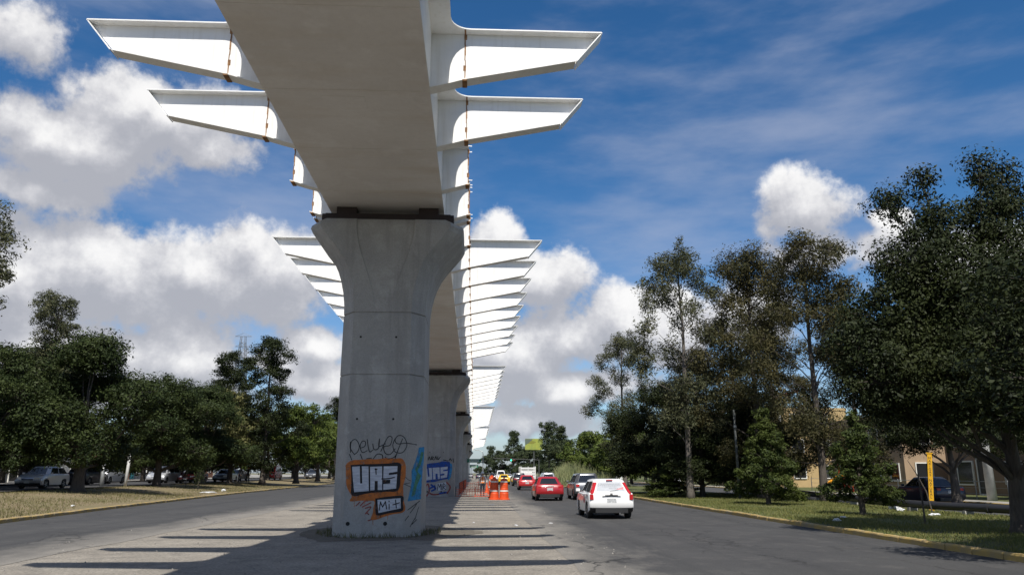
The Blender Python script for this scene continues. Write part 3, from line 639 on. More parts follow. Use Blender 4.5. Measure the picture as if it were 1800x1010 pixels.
def grow(kind, H, W, seed, nleaf, leaf, lm, bark, base=.3, trunk_r=.2, lean=(0, 0), lobes=None, clump=None, asp=.5, droop=0.0):
    """one tree: tapered trunk with limbs, and a crown of leaf clumps carried by twigs"""
    rng = np.random.default_rng(seed); r = random.Random(seed); tb = MB()
    if lobes is None:
        lobes = []
        if kind == 'broad':
            for k in range(13):
                a = k * 2.4 + r.uniform(-.4, .4); t = r.random(); z = base + (1 - base) * (.16 + .68 * t); rad = W * .5 * (.68 * math.sqrt(max(.05, 1 - (2 * t - .75) ** 2 * .75)))
                lobes.append((rad * math.cos(a), rad * math.sin(a), z * H, W * r.uniform(.17, .25), H * r.uniform(.10, .15)))
            lobes.append((0, 0, H * .86, W * .22, H * .13)); lobes.append((0, 0, H * (base + .3), W * .26, H * .16))
        elif kind == 'euc':
            for k in range(34):
                a = k * 2.4 + r.uniform(-.6, .6); t = ((k + r.random()) / 34) ** .85; z = base + (1 - base) * t; rad = W * .5 * min(1, .45 + 1.6 * t) * (1.0 - .68 * max(0, t - .25)) * r.uniform(.15, 1)
                lobes.append((rad * math.cos(a), rad * math.sin(a), z * H, W * r.uniform(.07, .15), H * r.uniform(.035, .075)))
            lobes.append((0, 0, H * .97, W * .12, H * .05))
        elif kind == 'cone':
            for k in range(16):
                a = k * 2.4; t = k / 15; z = base + (1 - base) * (.05 + .9 * t); rad = W * .5 * (1 - t) ** .8 * .62
                lobes.append((rad * math.cos(a), rad * math.sin(a), z * H, W * (.26 - .17 * t), H * .10))
    # trunk
    top = H * (.62 if kind == 'broad' else .93)
    tp = []
    for k in range(9):
        t = k / 8; tp.append(Vector((lean[0] * t * t * H + .035 * H * noise.noise(Vector((seed, t * 2.5, 0))) * t, lean[1] * t * t * H + .035 * H * noise.noise(Vector((seed, t * 2.5, 9))) * t, t * top)))
    rr = [trunk_r * (1.55 if k == 0 else 1.0) * (1 - .86 * (k / 8) ** (.9)) + .012 for k in range(9)]
    tp.insert(1, tp[0].lerp(tp[1], .25)); rr.insert(1, trunk_r * 1.08); tp[0].z = -.15
    tb.tube(tp, rr, 9)
    def trunk_at(z):
        for a, b in zip(tp, tp[1:]):
            if b.z >= z: return a.lerp(b, max(0, min(1, (z - a.z) / max(1e-6, b.z - a.z))))
        return tp[-1]
    cents = []; outs = []; vols = np.array([l[3] * l[3] * l[4] for l in lobes]) ** .72; vols /= vols.sum()
    cl = clump or W * .06
    for l, v in zip(lobes, vols):
        lx, ly = l[0] + lean[0] * H * (l[2] / H) ** 2, l[1] + lean[1] * H * (l[2] / H) ** 2; c = Vector((lx, ly, l[2]))
        zs = min(max(l[2] * .62 - .1 * H, base * H * .55), top * .97) if kind != 'euc' else min(l[2] - .10 * H - .25 * math.hypot(l[0], l[1]), top * .97)
        s = trunk_at(max(zs, .12 * H)); mid = s.lerp(c, .5) + Vector((0, 0, -.03 * H if kind == 'broad' else .0)) + Vector((r.uniform(-1, 1), r.uniform(-1, 1), 0)) * .02 * H
        r0 = trunk_r * (.42 if kind == 'broad' else .26) * (1 - .5 * l[2] / H)
        tb.tube([s, s.lerp(mid, .5) + Vector((0, 0, .01 * H)), mid, c], [r0, r0 * .75, r0 * .5, r0 * .22], 6, cap=False)
        n = max(4, int(nleaf * v)); nc = max(5, int(n / (95 if kind != 'euc' else 70)))
        d = rng.normal(0, 1, (nc, 3)); d /= np.linalg.norm(d, axis=1)[:, None]; q = d * (rng.uniform(.25, 1.0, nc) ** .6)[:, None] * np.array([l[3], l[3], l[4]]) + np.array([lx, ly, l[2]])
        for k in range(nc):
            if k % 2 == 0:
                e = Vector(q[k]); m_ = c.lerp(e, .5) + Vector((0, 0, .02 * H * r.uniform(-.5, .8))); tb.tube([c.lerp(mid, .25), m_, e], [r0 * .2 + .006, r0 * .12 + .005, .004], 4, cap=False)
        idx = rng.integers(0, nc, n); sz = rng.uniform(.55, 1.25, nc)[idx][:, None]; g_ = rng.normal(0, 1, (n, 3)); g_ /= np.linalg.norm(g_, axis=1)[:, None]; g_ *= rng.uniform(.15, 1, (n, 1)) ** .5
        P = q[idx] + g_ * np.array([cl, cl, cl * .62]) * 1.5 * sz; oc_ = (q[idx] - np.array([lx, ly, l[2]])) / np.array([l[3], l[3], l[4]]); outs.append(g_ + .5 * oc_)
        if droop: P[:, 2] -= np.abs(rng.normal(0, droop, n))
        cents.append(P)
    C = np.concatenate(cents); O_ = np.concatenate(outs); kp = C[:, 2] > .2; C = C[kp]; O_ = O_[kp]
    return tb.mesh('trunk', bark, smooth=True, fix=False), leaf_mesh('crown', C, leaf, lm, rng, asp=asp, out=O_)
TREES = 0
def put_tree(name, label, meshes, loc, rz=0, s=1, group=None, cat='tree'):
    root = thing(name, label, cat, loc, rz, group); root.scale = (s, s, s) if isinstance(s, (int, float)) else s
    link('trunk', meshes[0], root); link('crown', meshes[1], root); return root
GR, GL, GF = 'trees on the right verge', 'trees on the left verge', 'trees far down the avenue'
# right side
big = grow('broad', 11, 9.4, 11, 250000, .057, T_DARK, M_BARK, base=.24, trunk_r=.29, lean=(.01, 0), clump=.42, lobes=[
    (-3.9, 0, 4.6, 1.6, 1.3), (-2.4, -1.4, 4.1, 1.6, 1.1), (-3.2, .6, 6.6, 1.6, 1.3), (-2.6, 0, 8.2, 1.3, 1.1), (-3.0, .3, 10.2, .5, .8), (-1.2, .5, 9.4, 1.1, 1.0), (-1.5, .6, 10.9, .45, .7), (0, 0, 5.4, 2.2, 1.9), (.6, -1.2, 7.4, 1.9, 1.5), (.9, .4, 9.6, 1.3, 1.1), (.6, .4, 11.3, .42, .9),
    (2.4, .2, 5.8, 2.0, 1.6), (2.6, -1, 8.4, 1.7, 1.5), (-1.0, -1.9, 5.2, 1.9, 1.6), (-.6, 1.8, 6.2, 2.0, 1.7), (1.9, 1.2, 11.2, .8, 1.2), (-.2, -2.2, 3.9, 1.7, 1.1), (-4.6, .4, 5.6, 1.0, .8), (-3.4, .9, 4.1, 1.3, .9), (-1.8, 1.2, 3.9, 1.4, .8), (-2.6, .4, 5.3, 1.7, 1.5), (2.6, -1.4, 3.9, 1.5, 1.0), (-1.4, -.4, 7.2, 1.6, 1.5)])
put_tree('ficus_tree', 'large dark leafy tree with thick trunk at the right edge of the photo', big, (14.9, 21.2, .1), 0, (.84, .84, .93), GR)
fic2 = grow('broad', 8.8, 8.6, 17, 95000, .062, T_DARK, M_BARK, base=.26, trunk_r=.28, clump=.4)
put_tree('ficus_tree', 'dark leafy tree out past the right edge, throwing shade on the kerb', fic2, (13.6, 13.4, .1), .4, (.95, .95, .78), GR)
put_tree('ficus_tree', 'dark leafy tree standing behind the yellow marker post', fic2, (24.6, 39.5, .1), 2.2, .86, GR)
put_tree('ficus_tree', 'dark round tree by the pale house, behind the blue sedan', fic2, (33, 47, .1), 4.0, .8, GR)
e1 = grow('euc', 16.5, 8.4, 21, 38000, .095, T_EUC, mat('grey_bark', (.15, .13, .11), .9, col2=(.08, .07, .06), scale=4, stretch=(3, 3, .6)), base=.26, trunk_r=.22, clump=.42, asp=.3, droop=.25)
e2 = grow('euc', 16, 10.5, 29, 60000, .088, T_BROWN, M_BARK, base=.14, trunk_r=.25, clump=.45, asp=.32, droop=.25)
e3 = grow('euc', 15, 9.6, 35, 50000, .088, T_BROWN, M_BARK, base=.12, trunk_r=.22, clump=.42, asp=.32, droop=.25)
p = on_ground(1225, 878, .1); put_tree('eucalyptus_tree', 'tall airy eucalyptus with pale stem, leftmost of the tall trees at right', e1, (13.9, 50.5, .1), .3, 1.0, GR)
put_tree('eucalyptus_tree', 'tall brown-green eucalyptus in the middle of the right-hand clump', e2, (18.6, 50.5, .1), 1.4, 1.02, GR)
put_tree('eucalyptus_tree', 'tall slender eucalyptus standing next to the big dark tree', e3, (20.2, 45, .1), 2.6, 1.05, GR)
put_tree('eucalyptus_tree', 'leafy eucalyptus behind the gap between the two tall brown ones', e3, (22.5, 58, .1), 1.1, .95, GR)
put_tree('eucalyptus_tree', 'eucalyptus with forked limbs in front of the ochre house', e2, (26.0, 52, .1), 4.4, .80, GR)
put_tree('eucalyptus_tree', 'small pale eucalyptus rising left of the dark broad tree at right', e1, (13.6, 71, .1), 3.5, .86, GR)
put_tree('eucalyptus_tree', 'lower eucalyptus with leafy skirt behind the bright cypress', e3, (16.6, 57, .1), 5.1, .72, GR)
b1 = grow('broad', 8.8, 8.4, 41, 85000, .072, T_DARK, M_BARK, base=.04, trunk_r=.24, clump=.42)
put_tree('broadleaf_tree', 'dense dark tree over the right kerb, beyond the white hatchback', b1, (14.4, 61, .1), 0, 1, GR)
put_tree('broadleaf_tree', 'dark tree filling the gap behind the tall eucalyptus', b1, (21, 62, .1), 5, .95, GR)
put_tree('broadleaf_tree', 'low dark tree with branches to the ground on the right verge', b1, (15.4, 53, .1), 2, (.8, .8, .66), GR)
put_tree('broadleaf_tree', 'dark bushy tree right of the pale eucalyptus trunk', b1, (19.0, 53, .1), 3.7, (.8, .8, .75), GR)
c1 = grow('cone', 4.8, 4.0, 51, 30000, .07, T_CON, M_BARK, base=.08, trunk_r=.12, clump=.2, asp=.35)
put_tree('cypress_tree', 'bright green bushy cypress in the middle of the right verge', c1, (15.2, 40.5, .1), 0, 1, GR)
c2 = grow('cone', 3.35, 2.6, 57, 22000, .05, T_CON, M_BARK, base=.16, trunk_r=.10, clump=.15, asp=.4)
put_tree('cypress_tree', 'small dark cypress standing alone near the right kerb', c2, (15.1, 30.4, .1), 0, 1.14, GR)
put_tree('shrub', 'dark shrub beneath the dense tree at the right kerb', c2, (13.2, 53, .0), 4, (1.5, 1.5, .7), GR, 'shrub')
# left side (ground there lies about .6 m higher)
ZL = .58
j1 = grow('broad', 10.4, 9.6, 61, 95000, .08, T_MID, M_BARK, base=.08, trunk_r=.40, clump=.5)
j2 = grow('broad', 10, 9.6, 67, 75000, .083, T_MID, M_BARK, base=.09, trunk_r=.34, clump=.5)
y1 = grow('broad', 9.6, 7.8, 71, 34000, .11, T_YEL, M_BARK, base=.12, trunk_r=.28, clump=.45)
g1 = grow('broad', 9, 8.6, 73, 32000, .11, T_LIGHT, M_BARK, base=.10, trunk_r=.28, clump=.5)
k1 = grow('euc', 15.5, 8.0, 79, 34000, .11, T_DARK, M_BARK, base=.08, trunk_r=.28, clump=.5, asp=.4)
k2 = grow('euc', 19, 8.5, 83, 36000, .11, T_EUC, M_BARK, base=.16, trunk_r=.36, clump=.5, asp=.35)
put_tree('eucalyptus_tree', 'tall dark tree at the left edge of the photo', k2, (-33.6, 49.5, ZL), 1.0, 1.05, GL)
put_tree('eucalyptus_tree', 'slim dark tree rising behind the large leafy tree at left', k2, (-34.5, 64, ZL), 2.0, .80, GL)
put_tree('jacaranda_tree', 'large dark green leafy tree with stout trunk on the left verge', j1, (-25.6, 52.5, ZL), 0, 1.0, GL)
put_tree('jacaranda_tree', 'leaning leafy tree beside the white pole at far left', j2, (-30.2, 50.5, ZL), 1.2, .92, GL)
put_tree('jacaranda_tree', 'full dark tree closing the row behind the silver hatchback', j1, (-36.5, 66, ZL), 4.1, 1.12, GL)
put_tree('jacaranda_tree', 'rounded green tree right of the large leafy tree at left', j2, (-27.5, 70, ZL), 2.3, (1.05, 1.05, .98), GL)
put_tree('jacaranda_tree', 'green tree over the silver minivan', j1, (-28.2, 83, ZL), 3.3, (1.1, 1.1, 1.0), GL)
put_tree('jacaranda_tree', 'dark tree filling the gap before the yellowish tree', j2, (-33.5, 92, ZL), 5.3, 1.1, GL)
put_tree('jacaranda_tree', 'dark tree behind the slim dark tree at far left', j1, (-37, 60, ZL), 2.8, 1.05, GL)
put_tree('yellow_green_tree', 'tree with yellowish blossom over the silver sedan at left', y1, (-28.3, 93, ZL), 0, 1.12, GL)
put_tree('eucalyptus_tree', 'tall dark tree between the yellowish tree and the pier', k1, (-24.3, 92, ZL), 0, 1.06, GL)
put_tree('eucalyptus_tree', 'dark tree top below the power pylon', k1, (-32.5, 104, ZL), 1.8, 1.06, GL)
put_tree('green_tree', 'light green tree just left of the nearest pier', g1, (-21.8, 98, ZL), .5, 1.1, GL)
put_tree('green_tree', 'light green tree behind the yellowish tree', g1, (-30.5, 118, ZL), 2.5, 1.15, GL)
put_tree('green_tree', 'light green tree farther along the left side street', g1, (-24.5, 125, ZL), 4.2, 1.15, GL)
put_tree('eucalyptus_tree', 'dark tree top peeping out left of the nearest pier', k1, (-24.5, 140, ZL), 3.0, .9, GL)
put_tree('jacaranda_tree', 'dark tree behind the parked cars at far left', j2, (-44, 76, ZL), 4.4, .8, GL)
put_tree('jacaranda_tree', 'dark tree in front of the house with the white grille', j1, (-41, 100, ZL), 5.4, .75, GL)
# far avenue
f1 = grow('broad', 9, 10, 91, 14000, .17, T_FAR, M_BARK, base=.04, trunk_r=.3, clump=.6)
f2 = grow('broad', 9, 10, 93, 14000, .17, T_LIGHT, M_BARK, base=.08, trunk_r=.3, clump=.6)
f3 = grow('euc', 17, 8, 95, 11000, .19, T_FAR, M_BARK, base=.35, trunk_r=.28, clump=.7)
FAR = [(f2, 18.5, 96, .88, 'bright green tree beyond the dark tree at the right kerb'), (f2, 16.8, 114, .86, 'bright green tree right of the reeds'), (f1, 19.5, 128, .95, 'dull green tree behind the reeds'), (f2, 24, 120, .9, 'bright green tree deep behind the side lane'),
       (f1, 17.0, 150, .9, 'dull green tree above the white stake truck'), (f3, 15.6, 165, .70, 'tall thin tree right of the yellow billboard'), (f3, 18.6, 168, .66, 'second tall thin tree right of the yellow billboard'), (f1, 13.6, 188, .85, 'dark tree below the yellow billboard'),
       (f3, 11.6, 235, .80, 'tall dark tree left of the yellow billboard'), (f1, 8.5, 240, .95, 'dark tree by the green traffic light'), (f1, 4.0, 270, .85, 'dark far tree at the end of the avenue'), (f1, 11.6, 212, .85, 'dark tree between traffic light and billboard'),
       (f3, 6.0, 290, .65, 'farthest tall tree at the end of the avenue'), (f1, 28, 190, 1.2, 'dull green tree far behind the side lane'), (f1, 29.5, 109, .9, 'dark tree at the far end of the lawn on the right'), (f1, 26.6, 117, .85, 'dull tree across the side lane on the right'),
       (f1, 32, 140, 1.1, 'dim tree beyond the lawn, behind the white parked car'), (f1, 36, 165, 1.2, 'dim tree farther beyond the lawn on the right'), (f1, 22, 215, 1.2, 'dim tree far behind the billboard'), (f1, 17, 245, 1.2, 'dim tree at the far bend, right of the billboard'), (f1, 34, 118, 1.0, 'dim tree in front of the far ochre house')]
for i, (m, x, y, s, lb) in enumerate(FAR): put_tree('avenue_tree', lb, m, (x, y, .0), i * 1.7, s, GF)
for i in range(9):
    x, y = [(-34, 150), (-30, 165), (-38, 180), (-32, 200), (-40, 225), (-34, 250), (-48, 130), (-50, 165), (-44, 280)][i]
    put_tree('avenue_tree', ['first', 'second', 'third', 'fourth', 'fifth', 'sixth', 'seventh', 'eighth', 'ninth'][i] + ' of the dim trees behind the left side street, counted from the camera', [f1, f2, f1][i % 3], (x, y, .5), i * 2.1, 1.1, GF)
# reeds
def reeds():
    rng = np.random.default_rng(4); n = 2600; P = np.stack([rng.normal(0, 1.9, n), rng.normal(0, 1.2, n), np.zeros(n)], 1); V = np.zeros((n, 4, 3))
    h = rng.uniform(1.2, 3.4, n) * np.exp(-(P[:, 0] / 4.2) ** 2); l = rng.normal(0, .35, (n, 2)); w = .035
    V[:, 0] = P - [w, 0, 0]; V[:, 1] = P + [w, 0, 0]; V[:, 2] = P + np.stack([l[:, 0] + w * .3, l[:, 1], h], 1); V[:, 3] = P + np.stack([l[:, 0] - w * .3, l[:, 1], h], 1)
    me = raw_mesh('reed_clump', V.reshape(-1, 3), 4, tone('reed', (.13, .16, .07), (.24, .26, .14)))
    o = link('reed_clump', me); o.location = (14.3, 112, .1); tag(o, 'tall pale green reed clump on the far right verge', 'reeds')
    o2 = o.copy(); COL.objects.link(o2); o2.location = (15.6, 96, .1); o2.scale = (.7, .7, .55); o2['label'] = 'lower clump of reeds nearer along the right verge'
    o['group'] = o2['group'] = 'reed clumps'
reeds()
# ------------------------------------------------------------------ cars
def paint(name, c, metal=0.0): return mat('paint_' + name, c, .32, metal, coat=.8, spec=.5)
M_GLASS = mat('car_glass', (.012, .014, .017), .04, spec=.8); M_TYRE = mat('tyre', (.018, .018, .018), .85); M_RIM = mat('rim', (.45, .45, .46), .35, .8)
M_BLK = mat('black_plastic', (.02, .02, .021), .55); M_TAIL = mat('tail_lamp', (.42, .012, .015), .15, coat=.6); M_HEAD = mat('head_lamp', (.72, .74, .76), .12, coat=.6); M_PLATE = mat('number_plate', (.62, .63, .62), .5, col2=(.30, .31, .33), scale=16)
M_CHROME = mat('chrome', (.6, .6, .6), .15, 1.0)
_wheel = {}
def wheel_meshes(r, w):
    if (r, w) in _wheel: return _wheel[(r, w)]
    t = MB(); rings = []
    for x, rr in ((-w / 2, r * .66), (-w / 2, r * .93), (-w / 2 + .03, r), (w / 2 - .03, r), (w / 2, r * .93), (w / 2, r * .66)):
        rings.append([(x, rr * math.cos(2 * math.pi * k / 22), rr * math.sin(2 * math.pi * k / 22)) for k in range(22)])
    t.loft(rings); m = MB(); m.cyl((0, 0, 0), r * .65, w * .9, 20, 'x')
    for k in range(5):
        a = 2 * math.pi * k / 5
        for s in (-1, 1): m.box((s * w * .46, .36 * r * math.cos(a), .36 * r * math.sin(a)), (.02, .5 * r, .12 * r), M=Matrix.Rotation(a, 3, 'X'))
    _wheel[(r, w)] = (t.mesh('tyre', M_TYRE, True), m.mesh('rim', M_RIM)); return _wheel[(r, w)]
SPEC = {  # L, W, H, belt z, hood end, tail z; greenhouse y: rear base, rear roof, front roof, windscreen base
    'hatch': (3.95, 1.72, 1.48, .95, .78, .98, -1.90, -1.46, .30, 1.05), 'sedan': (4.45, 1.74, 1.47, .95, .76, .99, -1.55, -1.00, .32, 1.10),
    'suv': (4.4, 1.80, 1.68, 1.06, .95, 1.08, -2.08, -1.80, .40, 1.15), 'minivan': (4.6, 1.85, 1.72, 1.02, .88, 1.05, -2.2, -1.95, .65, 1.55), 'van': (5.0, 1.95, 2.15, 1.15, 1.0, 1.15, -2.45, -2.38, 1.2, 1.9)}
def car(kind, label, loc, pm, rz=0, tall_lamp=False, group='cars in traffic', extra=None, name='car', sc_=1.0, glass=None):
    L, W, H, zb, zh, zt, g0, g1, g2, g3 = SPEC[kind]; root = thing(name, label, 'car', loc, rz, group); root.scale = (sc_,) * 3
    glass = glass or M_GLASS; hl = L / 2; wr = .31 if kind not in ('suv', 'van') else .345; ya, yb = hl - .82, -hl + .78; ar = wr + .055; zu = .21
    prof = [(-hl + .10, .30), (-hl, .42), (-hl - .01, .62), (-hl + .04, zt - .12), (-hl + .13, zt)]
    if kind == 'sedan': prof += [(g0 + .05, zt + .005)]
    prof += [(g0 + .4, zb + .01), (0, zb - .01), (g3 - .1, zb), (g3 + .25, zb - .02), (hl - .35, zh), (hl - .08, zh - .14), (hl, .55), (hl - .02, .38), (hl - .12, .24)]
    def archp(yc): return [(yc + ar * math.cos(t * math.pi / 8), max(zu, wr + ar * math.sin(t * math.pi / 8))) for t in range(9)]
    prof += [(ya + ar + .02, zu)] + archp(ya)[0:] + [(ya - ar - .02, zu), (yb + ar + .02, zu)] + archp(yb) + [(yb - ar - .02, zu)]
    rings = []
    for fx, sy, dz in ((-1, .955, .05), (-.965, .978, .018), (-.86, .992, 0), (-.5, 1.004, -.006), (0, 1.008, -.01), (.5, 1.004, -.006), (.86, .992, 0), (.965, .978, .018), (1, .955, .05)):
        rings.append([(fx * W / 2, y * sy if abs(y) > hl - .5 else y, z - (dz if z > .6 else -dz * .4)) for y, z in prof])
    mb = MB(); mb.loft(rings); me = mb.mesh('body', [pm, M_BLK], smooth=True); me.set_sharp_from_angle(angle=R(38))
    for p_ in me.polygons:
        if p_.normal.z < -.5 or (abs(p_.normal.x) < .3 and p_.center.z < wr + ar and abs(abs(p_.center.y) - (hl - .8)) < ar + .06 and abs(p_.center.y) < hl - .2): p_.material_index = 1
    body = link('body', me, root); b = body.modifiers.new('bevel', 'BEVEL'); b.width = .045; b.segments = 3; b.limit_method = 'ANGLE'; b.angle_limit = R(40)
    # cabin
    wb, wt = W / 2 - .05, W / 2 - .29; zr = H
    def ring(z, t, ww, cr_=.17):
        y0, y1 = g0 + (g1 - g0) * t, g3 + (g2 - g3) * t
        return [(-ww + cr_, y0, z), (ww - cr_, y0, z), (ww, y0 + cr_, z), (ww, y1 - cr_, z), (ww - cr_, y1, z), (-ww + cr_, y1, z), (-ww, y1 - cr_, z), (-ww, y0 + cr_, z)]
    cb = MB(); zr0 = zb - .03; hz = zr - zr0
    cb.loft([ring(zr0, 0, wb), ring(zr0 + hz * .86, .86, wb + (wt - wb) * .86), ring(zr0 + hz * .96, .97, wt - .02), ring(zr, 1.12, wt - .14)])
    cabin = cb.build('cabin', pm, root, bevel=.03, smooth=True); cabin.data.set_sharp_from_angle(angle=R(50))
    def cpnt(side, u, v):      # point on the cabin skin: side 0 rear, 1 front, 2 right, 3 left
        t = v * .86; z = zr0 + hz * t; ww = wb + (wt - wb) * t; y0, y1 = g0 + (g1 - g0) * t, g3 + (g2 - g3) * t; c_ = .17; e = .006
        if side == 0: return Vector((-ww + c_ + (2 * ww - 2 * c_) * u, y0 - e, z))
        if side == 1: return Vector((-ww + c_ + (2 * ww - 2 * c_) * u, y1 + e, z))
        yv = y0 + c_ + (y1 - y0 - 2 * c_) * u
        return Vector(((ww + e) * (1 if side == 2 else -1), yv, z))
    def win(side, u0, u1, v0, v1, nm, m):
        q = MB(); q.face([cpnt(side, u0, v0), cpnt(side, u1, v0), cpnt(side, u1, v1), cpnt(side, u0, v1)]); o = q.build(nm, m, cabin, fix=False); return o
    win(0, .02, .98, .20 if kind != 'van' else .3, .93, 'rear_window', glass if extra != 'sticker' else mat('perforated_film', (.40, .42, .45), .35, col2=(.30, .32, .35), scale=14, stretch=(.5, 1, 6)))
    win(1, -.02, 1.02, .10, .97, 'windscreen', M_GLASS)
    for s in (2, 3):
        win(s, .03, .46, .14, .94, 'side_window', M_GLASS); win(s, .50, .93, .14, .94, 'side_window', M_GLASS)
    # lamps, plate, bumper
    for s in (-1, 1):
        q = MB()
        if tall_lamp:
            zs = [zb - .02, zb + .13, zb + .27, zb + .40]
            rg = []
            for z in zs:
                t = (z - zr0) / hz; ww = wb + (wt - wb) * t; y0 = g0 + (g1 - g0) * t
                if z < zb: ww += .01; 
                rg.append([(s * (ww - .13), y0 - .012, z), (s * (ww - .035), y0 - .012 + .015, z), (s * (ww + .012), y0 + .13, z), (s * (ww - .10), y0 + .13, z)])
            q.loft(rg); q.box((s * (W / 2 - .10), -hl + .055, zt - .17), (.14, .12, .20))
        else:
            q.loft([[(s * (W / 2 - .34), -hl + .02, z), (s * (W / 2 - .14), -hl + .025 + .01, z), (s * (W / 2 - .008), -hl + .17, z), (s * (W / 2 - .02), -hl + .30, z), (s * (W / 2 - .3), -hl + .25, z)] for z in (zt - .30, zt - .22, zt - .10)])
        q.build('tail_lamp', M_TAIL, root, bevel=.01)
        h = MB(); h.loft([[(s * (W / 2 - .45), hl - .02, z), (s * (W / 2 - .12), hl - .10, z), (s * (W / 2 - .015), hl - .32, z), (s * (W / 2 - .2), hl - .45, z), (s * (W / 2 - .45), hl - .3, z)] for z in (.60, .76 if zh < .85 else .84)])
        h.build('headlamp', M_HEAD, root, bevel=.01)
        mr = MB(); mr.box((s * (W / 2 + .07), g3 - .28, zb + .07), (.17, .08, .12)); mr.build('mirror', pm, root, bevel=.02)
        for k, yv in enumerate((ya, yb)):
            t_, r_ = wheel_meshes(wr, .2); w_ = bpy.data.objects.new('wheel', None); COL.objects.link(w_); w_.parent = root; w_.location = (s * (W / 2 - .115), yv, wr); w_.empty_display_size = .1
            link('tyre', t_, w_); link('rim', r_, w_)
        hd = MB(); hd.box((s * (W / 2 + .005), .05, zb - .12), (.025, .16, .03)); hd.box((s * (W / 2 + .005), -.85, zb - .12), (.025, .16, .03)); hd.build('door_handle', pm, root)
    q = MB(); q.box((0, -hl - .018, .68 if tall_lamp else .70), (.36, .014, .17)); q.build('number_plate', M_PLATE, root)
    q = MB(); q.box((0, hl + .004, .44), (.36, .014, .13)); q.build('number_plate', M_PLATE, root)
    q = MB(); q.loft([[(x, -hl + .0 + .14 * abs(x / (W / 2)) ** 3 - .05, z) for x in (-W / 2 + .24, -W / 4, 0, W / 4, W / 2 - .24)] + [(x, -hl + .2, z) for x in (W / 2 - .24, -W / 2 + .24)] for z in (.23, .41)])
    q.build('rear_bumper_skirt', M_BLK, root)
    q = MB(); q.box((0, hl - .035, .60), (.75, .05, .10)); q.box((0, hl - .02, .36), (1.0, .06, .12)); q.build('grille', M_BLK, root, bevel=.01)
    q = MB(); q.box((0, -hl + .01, zt - .10), (.5, .03, .025)); q.build('boot_trim', M_CHROME if not tall_lamp else M_BLK, root)
    q = MB(); q.box((0, 0, .22), (W - .35, L - .6, .06)); q.build('underbody', M_BLK, root)
    return root
P_WHITE, P_RED, P_GREY, P_SILVER, P_BLACK = paint('white', (.78, .78, .77)), paint('red', (.30, .008, .012)), paint('grey', (.10, .105, .115), .4), paint('silver', (.46, .47, .49), .45), paint('black', (.012, .013, .016))
P_BLUE, P_YEL, P_DRED, P_RED2 = paint('night_blue', (.010, .013, .035)), paint('yellow', (.75, .46, .01)), paint('dark_red', (.14, .012, .016)), paint('bright_red', (.40, .018, .02))
wc = car('hatch', 'white hatchback with lettered rear window, nearest car in traffic', (5.25, 32.2, .006), P_WHITE, 0, True, extra='sticker')
# print on the rear window and side of the white hatchback
def car_print():
    cab = [c for c in wc.children if c.name.startswith('cabin')][0]
    L, W, H, zb, zh, zt, g0, g1, g2, g3 = SPEC['hatch']; zr0 = zb - .03; hz = H - zr0
    def rp(x, z): t = (z - zr0) / hz; return (x, g0 + (g1 - g0) * t - .010, z)
    ink = mat('grey_print', (.16, .17, .19), .6); pk = mat('pink_print', (.55, .16, .17), .5)
    mb = MB()
    for z, x0, x1, h in ((1.28, -.36, .40, .022), (1.225, -.38, .42, .018), (1.18, -.30, .25, .014), (1.12, -.05, .3, .014)):
        x = x0; r = random.Random(int(z * 1000))
        while x < x1:
            w = r.uniform(.03, .08); mb.face([rp(x, z), rp(min(x + w, x1), z), rp(min(x + w, x1), z + h), rp(x, z + h)]); x += w + .018
    for k in range(14):
        a, b = 2 * math.pi * k / 14, 2 * math.pi * (k + 1) / 14; c = (-.46, 1.26)
        mb.face([rp(c[0] + .05 * math.cos(a), c[1] + .05 * math.sin(a)), rp(c[0] + .05 * math.cos(b), c[1] + .05 * math.sin(b)), rp(c[0] + .038 * math.cos(b), c[1] + .038 * math.sin(b)), rp(c[0] + .038 * math.cos(a), c[1] + .038 * math.sin(a))])
    mb.build('window_lettering', ink, cab, fix=False)
    mb = MB(); mb.face([rp(.20, 1.09), rp(.50, 1.09), rp(.53, 1.19), rp(.44, 1.16)]); mb.build('red_flash', pk, cab, fix=False)
    mb = MB()
    for k in range(16):
        a, b = 2 * math.pi * k / 16, 2 * math.pi * (k + 1) / 16
        mb.face([(-W / 2 - .004, -.55, .66), (-W / 2 - .004, -.55 + .26 * math.cos(a), .66 + .12 * math.sin(a)), (-W / 2 - .004, -.55 + .26 * math.cos(b), .66 + .12 * math.sin(b))])
    mb.build('door_emblem', pk, wc, fix=False)
    mb = MB(); mb.box((0, -L / 2 - .012, .86), (.72, .03, .022)); mb.box((0, -L / 2 - .0, .93), (.11, .03, .045)); mb.build('boot_handle', M_BLK, wc)
    mb = MB(); mb.box((0, g1 - .10, H - .045), (.26, .05, .035)); mb.build('brake_lamp', M_TAIL, wc)
    mb = MB(); mb.tube([(.3, -L / 2 + .3, .22), (.3, -L / 2 - .02, .22)], .028, 10); mb.build('exhaust_pipe', M_CHROME, wc)
    mb = MB(); mb.tube([rp(-.02, 1.02), rp(.30, 1.07)], .008, 5); mb.build('wiper', M_BLK, wc)
car_print()
car('sedan', 'red sedan with dark rear window, ahead of the white hatchback', (4.75, 51.9, .006), P_RED)
car('suv', 'dark grey car half hidden by the white hatchback', (7.35, 53.2, .006), P_GREY)
car('hatch', 'smaller red car in front of the red sedan', (5.35, 82.0, .006), P_RED2)
car('suv', 'dark car ahead of the smaller red car', (6.0, 107, .006), P_BLACK)
car('minivan', 'pale grey minivan by the reeds in the right lane', (9.0, 98, .006), P_SILVER)
car('sedan', 'yellow taxi beyond the orange barrels', (4.45, 120, .006), P_YEL, name='taxi')
car('van', 'white van ahead of the yellow taxi', (5.2, 158, .006), P_WHITE, name='van')
car('suv', 'dark car beside the white van, far ahead', (7.9, 150, .006), P_GREY)
